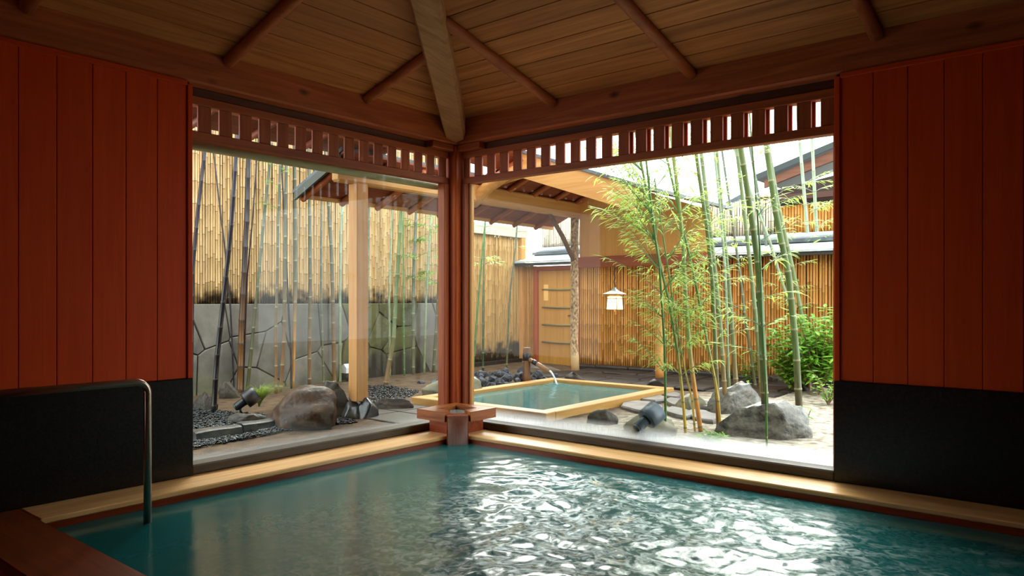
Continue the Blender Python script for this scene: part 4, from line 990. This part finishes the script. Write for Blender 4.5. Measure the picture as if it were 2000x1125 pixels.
for i, (pp, w, m, lv, ds_) in enumerate(LEFT):
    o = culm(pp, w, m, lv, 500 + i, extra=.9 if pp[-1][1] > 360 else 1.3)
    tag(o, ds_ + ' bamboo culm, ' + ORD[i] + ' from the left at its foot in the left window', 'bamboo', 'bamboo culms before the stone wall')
MID = [([(922.7, 735), (927, 680), (936, 560), (942, 491), (948, 433)], 4.2, GN, 'slanting green bamboo culm just right of the corner post'),
       ([(943.5, 726), (943.5, 587), (944, 559), (946, 480)], 4, culm_mat('deep_green_culm', (52, 74, 40), (84, 110, 70), .2, 1.4), 'dark green upright bamboo culm before the amber fence'),
       ([(989, 722), (995, 587), (998, 555), (1005, 501), (1010, 441)], 4, GG, 'pale thin bamboo culm before the amber fence, beside the spout')]
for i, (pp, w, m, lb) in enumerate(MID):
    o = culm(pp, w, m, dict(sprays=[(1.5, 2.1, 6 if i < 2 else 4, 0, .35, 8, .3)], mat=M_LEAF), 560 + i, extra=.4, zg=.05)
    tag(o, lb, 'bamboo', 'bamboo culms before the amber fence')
FL = dict(sprays=[(.45, 1.1, 16, -.4, .36, 12, 1.1), (1.1, 2.2, 30, -.8, .55, 16, 1.25)], mat=M_LEAF, ls=.95)
FM = dict(sprays=[(.5, 1.3, 14, 0, .38, 11, 1.1), (1.3, 2.4, 18, 0, .5, 13, 1.1)], mat=M_LEAF, ls=.95)
FS = dict(sprays=[(1.0, 2.6, 20, 0, .45, 11, .6)], mat=M_LEAF)
FT = dict(sprays=[(.5, 2.4, 16, .1, .42, 9, .6)], mat=M_LEAF)
RIGHT = [
 ([(1300, 848), (1299, 690), (1288, 520), (1278, 453), (1264, 330)], 5.2, GN, FL, 'thin deep-green'),
 ([(1340, 843), (1333, 770), (1324, 692), (1305, 580), (1290, 520), (1262, 370)], 6, GY, FL, 'yellow-footed slanting'),
 ([(1358, 840), (1352, 780), (1337, 720), (1322, 640), (1310, 560)], 4, GY, FM, 'thin yellow'),
 ([(1370, 840), (1349, 705), (1340, 596), (1335, 500), (1333, 463), (1321, 350), (1315, 300)], 9, OR_, FM, 'orange-footed'),
 ([(1404, 838), (1398, 700), (1391, 540), (1380, 440), (1368, 360), (1360, 303)], 9, OB, FS, 'brown-footed'),
 ([(1409, 840), (1401, 764), (1380, 661), (1356, 540), (1330, 430), (1310, 340)], 5.5, GY, FM, 'slim leaning green'),
 ([(1419, 804), (1408, 652), (1398, 540), (1385, 430), (1370, 303)], 9.5, OB, None, 'stout brown-green'),
 ([(1426, 798), (1422, 700), (1417, 540), (1408, 420), (1396, 303)], 6, PG, FT, 'pale slender'),
 ([(1441, 795), (1432, 668), (1422, 540), (1412, 440), (1400, 303)], 9.5, OB, None, 'thick pale-green'),
 ([(1478, 762), (1471, 719), (1455, 620), (1446, 540), (1430, 430)], 6, GG, FT, 'thin distant grey'),
 ([(1491, 802), (1480, 660), (1468, 540), (1452, 400), (1440, 300)], 9, OB, None, 'brownish'),
 ([(1497, 852), (1490, 690), (1483, 540), (1476, 476), (1448, 296)], 14.5, BG, None, 'thickest dark-footed'),
 ([(1498, 878), (1496, 760), (1488, 620), (1484, 480), (1470, 300)], 4.4, GN, FT, 'thin bright-green foreground'),
 ([(1535, 742), (1523, 668), (1507, 556), (1490, 430), (1467, 300)], 6.5, GG, FT, 'slender background'),
 ([(1563, 828), (1555, 684), (1541, 540), (1530, 490), (1515, 414), (1497, 288)], 14, BG, None, 'stout dark-jointed'),
 ([(1562, 752), (1545, 600), (1528, 553), (1505, 476), (1476, 400)], 7, PG, FT, 'strongly slanting pale'),
 ([(1582, 764), (1574, 661), (1552, 540), (1543, 502), (1520, 400), (1503, 300)], 9, OB, FT, 'grey-green'),
 ([(1602, 745), (1594, 620), (1587, 553), (1579, 476), (1571, 381), (1563, 288)], 8, PG, FS, 'upright pale'),
 ([(1620, 742), (1610, 553), (1597, 476), (1592, 399), (1588, 310)], 8, PG, FS, 'rightmost pale')]
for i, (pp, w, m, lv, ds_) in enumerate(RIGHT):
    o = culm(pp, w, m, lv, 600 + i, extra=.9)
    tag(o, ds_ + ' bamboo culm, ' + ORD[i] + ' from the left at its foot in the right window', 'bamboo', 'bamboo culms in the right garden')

def tuft(name, label, base, n, hgt, w, seed, m, spread=1.0, lean=None, cat='grass', group=None):
    rs = random.Random(seed); t = MB(); b = Vector(base)
    for k in range(n):
        az = rs.uniform(0, 6.28); h = Vector((math.cos(az), math.sin(az), 0)) * spread * rs.uniform(.3, 1) + (lean or Vector((0, 0, 0)))
        L0 = hgt * rs.uniform(.6, 1.15); s = Vector((-h.y, h.x, 0)).normalized() * w * rs.uniform(.6, 1.1); pr = []
        for j in range(6):
            q_ = j / 5; p = b + Vector((rs.uniform(-.004, .004), rs.uniform(-.004, .004), 0)) + h * L0 * (q_ * .5 + .45 * q_ * q_) + Vector((0, 0, L0 * (1.2 * q_ - .75 * q_ * q_))); pr.append((p - s * (1 - q_ * .95), p + s * (1 - q_ * .95)))
        vs = [q for a in pr for q in a]; t.add(vs, [(2 * j, 2 * j + 1, 2 * j + 3, 2 * j + 2) for j in range(5)])
    return tag(t.build(name, m), label, cat, group)
p = at_z(506, 800, .03); tuft('grass_tuft', 'arching yellow-green grass tuft beside the left spotlight', (p.x, p.y, .06), 320, .38, .004, 1, M_GRASS, .8, CR * .25)
p = at_z(1522, 852, .0); tuft('grass_tuft', 'arching green grass clump at the foot of the largest boulder', (p.x, p.y, 0), 26, .24, .005, 2, M_SHRUB, .7)
p = at_z(1388, 862, .0)
def leafy(name, label, base, n, hgt, ln_, w, seed, m, spread=.5, stem=.004, cat='plant', per=7, group=None):
    rs = random.Random(seed); root = tag(link(name, None, base), label, cat, group); lf = MB(); st = MB(); b = Vector(base)
    for k in range(n):
        az = rs.uniform(0, 6.28); h = Vector((math.cos(az), math.sin(az), 0)); H_ = hgt * rs.uniform(.45, 1.05); sp_ = spread * rs.uniform(.15, 1)
        bp = [b + h * sp_ * (q_ ** 1.3) + Vector((0, 0, H_ * q_)) for q_ in (0, .25, .5, .75, 1)]; st.tube(bp, [stem * (1 - .6 * j / 4) for j in range(5)], 5, False)
        for j in range(per):
            t = rs.uniform(.3, 1) if j else 1.0; i_ = min(3, int(t * 4)); q0 = bp[i_].lerp(bp[i_ + 1], t * 4 - i_); a2 = rs.uniform(0, 6.28)
            leaf(lf, q0, Vector((math.cos(a2), math.sin(a2), rs.uniform(-.2, .5))), Vector((0, 0, 1)), ln_ * rs.uniform(.6, 1.1), w * rs.uniform(.7, 1.1), rs.uniform(.1, .4))
    st.build('stems', mat('twig_brown', (92, 78, 50), (120, 104, 66), (9, 9, 9), 3, .7), root); tag(lf.build('leaves', m, root), kind='stuff'); return root
leafy('fern', 'low green fern-like plant at the foot of the orange culms', (p.x, p.y, 0), 22, .07, .09, .02, 3, M_LEAFD, .12, .002, 'fern', 6)
def shrub(u, v, label, n, hgt, ln_, w, seed, m, spread, per, nm='shrub'):
    q_ = at_z(u, v, 0); leafy(nm, label, (q_.x, q_.y, -.01), n, hgt, ln_, w, seed, m, spread, .006, 'shrub', per, 'shrubs in the right garden')
shrub(1600, 770, 'tall bright broadleaf shrub beside the right panel', 54, 1.0, .15, .05, 11, M_LEAFD, .48, 20)
shrub(1505, 742, 'glossy dark green shrub behind the thickest culm', 46, .55, .12, .05, 12, M_SHRUB, .42, 20)
shrub(1550, 765, 'bushy green shrub behind the stout dark-jointed culm', 48, .72, .12, .048, 13, M_LEAFD, .42, 20)
shrub(1618, 790, 'low leafy seedling at the foot of the right panel edge', 10, .35, .08, .03, 14, M_LEAFD, .2, 9)
shrub(1452, 790, 'small sprig growing over the pointed boulder', 5, .25, .07, .022, 15, M_LEAFD, .1, 6)
shrub(1572, 838, 'small bright seedling right of the largest boulder', 4, .20, .09, .03, 16, M_LEAFD, .08, 5)
shrub(1470, 752, 'short leafy shrub left of the thickest culm', 12, .42, .08, .03, 17, M_SHRUB, .2, 12)

# ------------------------------------------------------------------ house beyond the fence, right
hy = 8.2
def hp_(u, v): return at_y(u, v, hy)
a = hp_(1476, 352); b = hp_(1700, 258); e = Vector((0, 1.6, 0))
hs_ = thing('garden_house', (hp_(1600, 480).x, hy + .8, 0), 'dark-roofed garden house beyond the fence at right', 'house')
q0, q1 = hp_(1496, 396), hp_(1720, 390)
MB().prism([(q0.x, hy + .25, 0), (q1.x, hy + .25, 0), (q1.x, hy + .25, 3.3), (q0.x, hy + .25, 3.0)], (0, 1.0, 0)).build('house_wall', plain('dark_room', (58, 42, 38), .8), hs_)  # plain dark front; shade of the open interior put into its colour
MB().prism([a, b, b + Vector((0, 0, .10)), a + Vector((0, 0, .10))], e).build('house_roof', plain('house_slate', (46, 54, 54), .5), hs_)
MB().prism([a + Vector((.12, .08, -.14)), b + Vector((0, .08, -.20)), b + Vector((0, .08, -.005)), a + Vector((.12, .08, -.005))], (0, .06, 0)).build('fascia_board', wood('house_fascia', (96, 58, 42), (120, 76, 56), 'x', .6, 0), hs_)
B('house_beam', q0.x - .3, q1.x, hy + .05, hy + .14, q0.z + .02, q0.z + .12, plain('house_timber', (70, 40, 28), .6), hs_)
zb0 = hp_(1560, 452).z; zb1 = hp_(1560, 397).z
ms = pole_meshes('wall_bamboo', zb1 - zb0, .024, M_POLE3, 5, 950, .4); x = q0.x; rs = random.Random(3)
while x < q1.x:
    link('wall_bamboo', ms[rs.randrange(5)], (x, hy + .2, zb0), hs_, (0, 0, rs.uniform(0, 6))); x += .05
c0_, c1_ = hp_(1412, 398), hp_(1462, 412)
cb = thing('far_roof', (c0_.x, hy + 1, c0_.z), 'small dark roof end beyond the bamboo grove', 'roof')
MB().prism([hp_(1405, 402), hp_(1475, 414), hp_(1445, 380)], (0, .8, 0)).build('roof_gable', M_ROOF, cb)
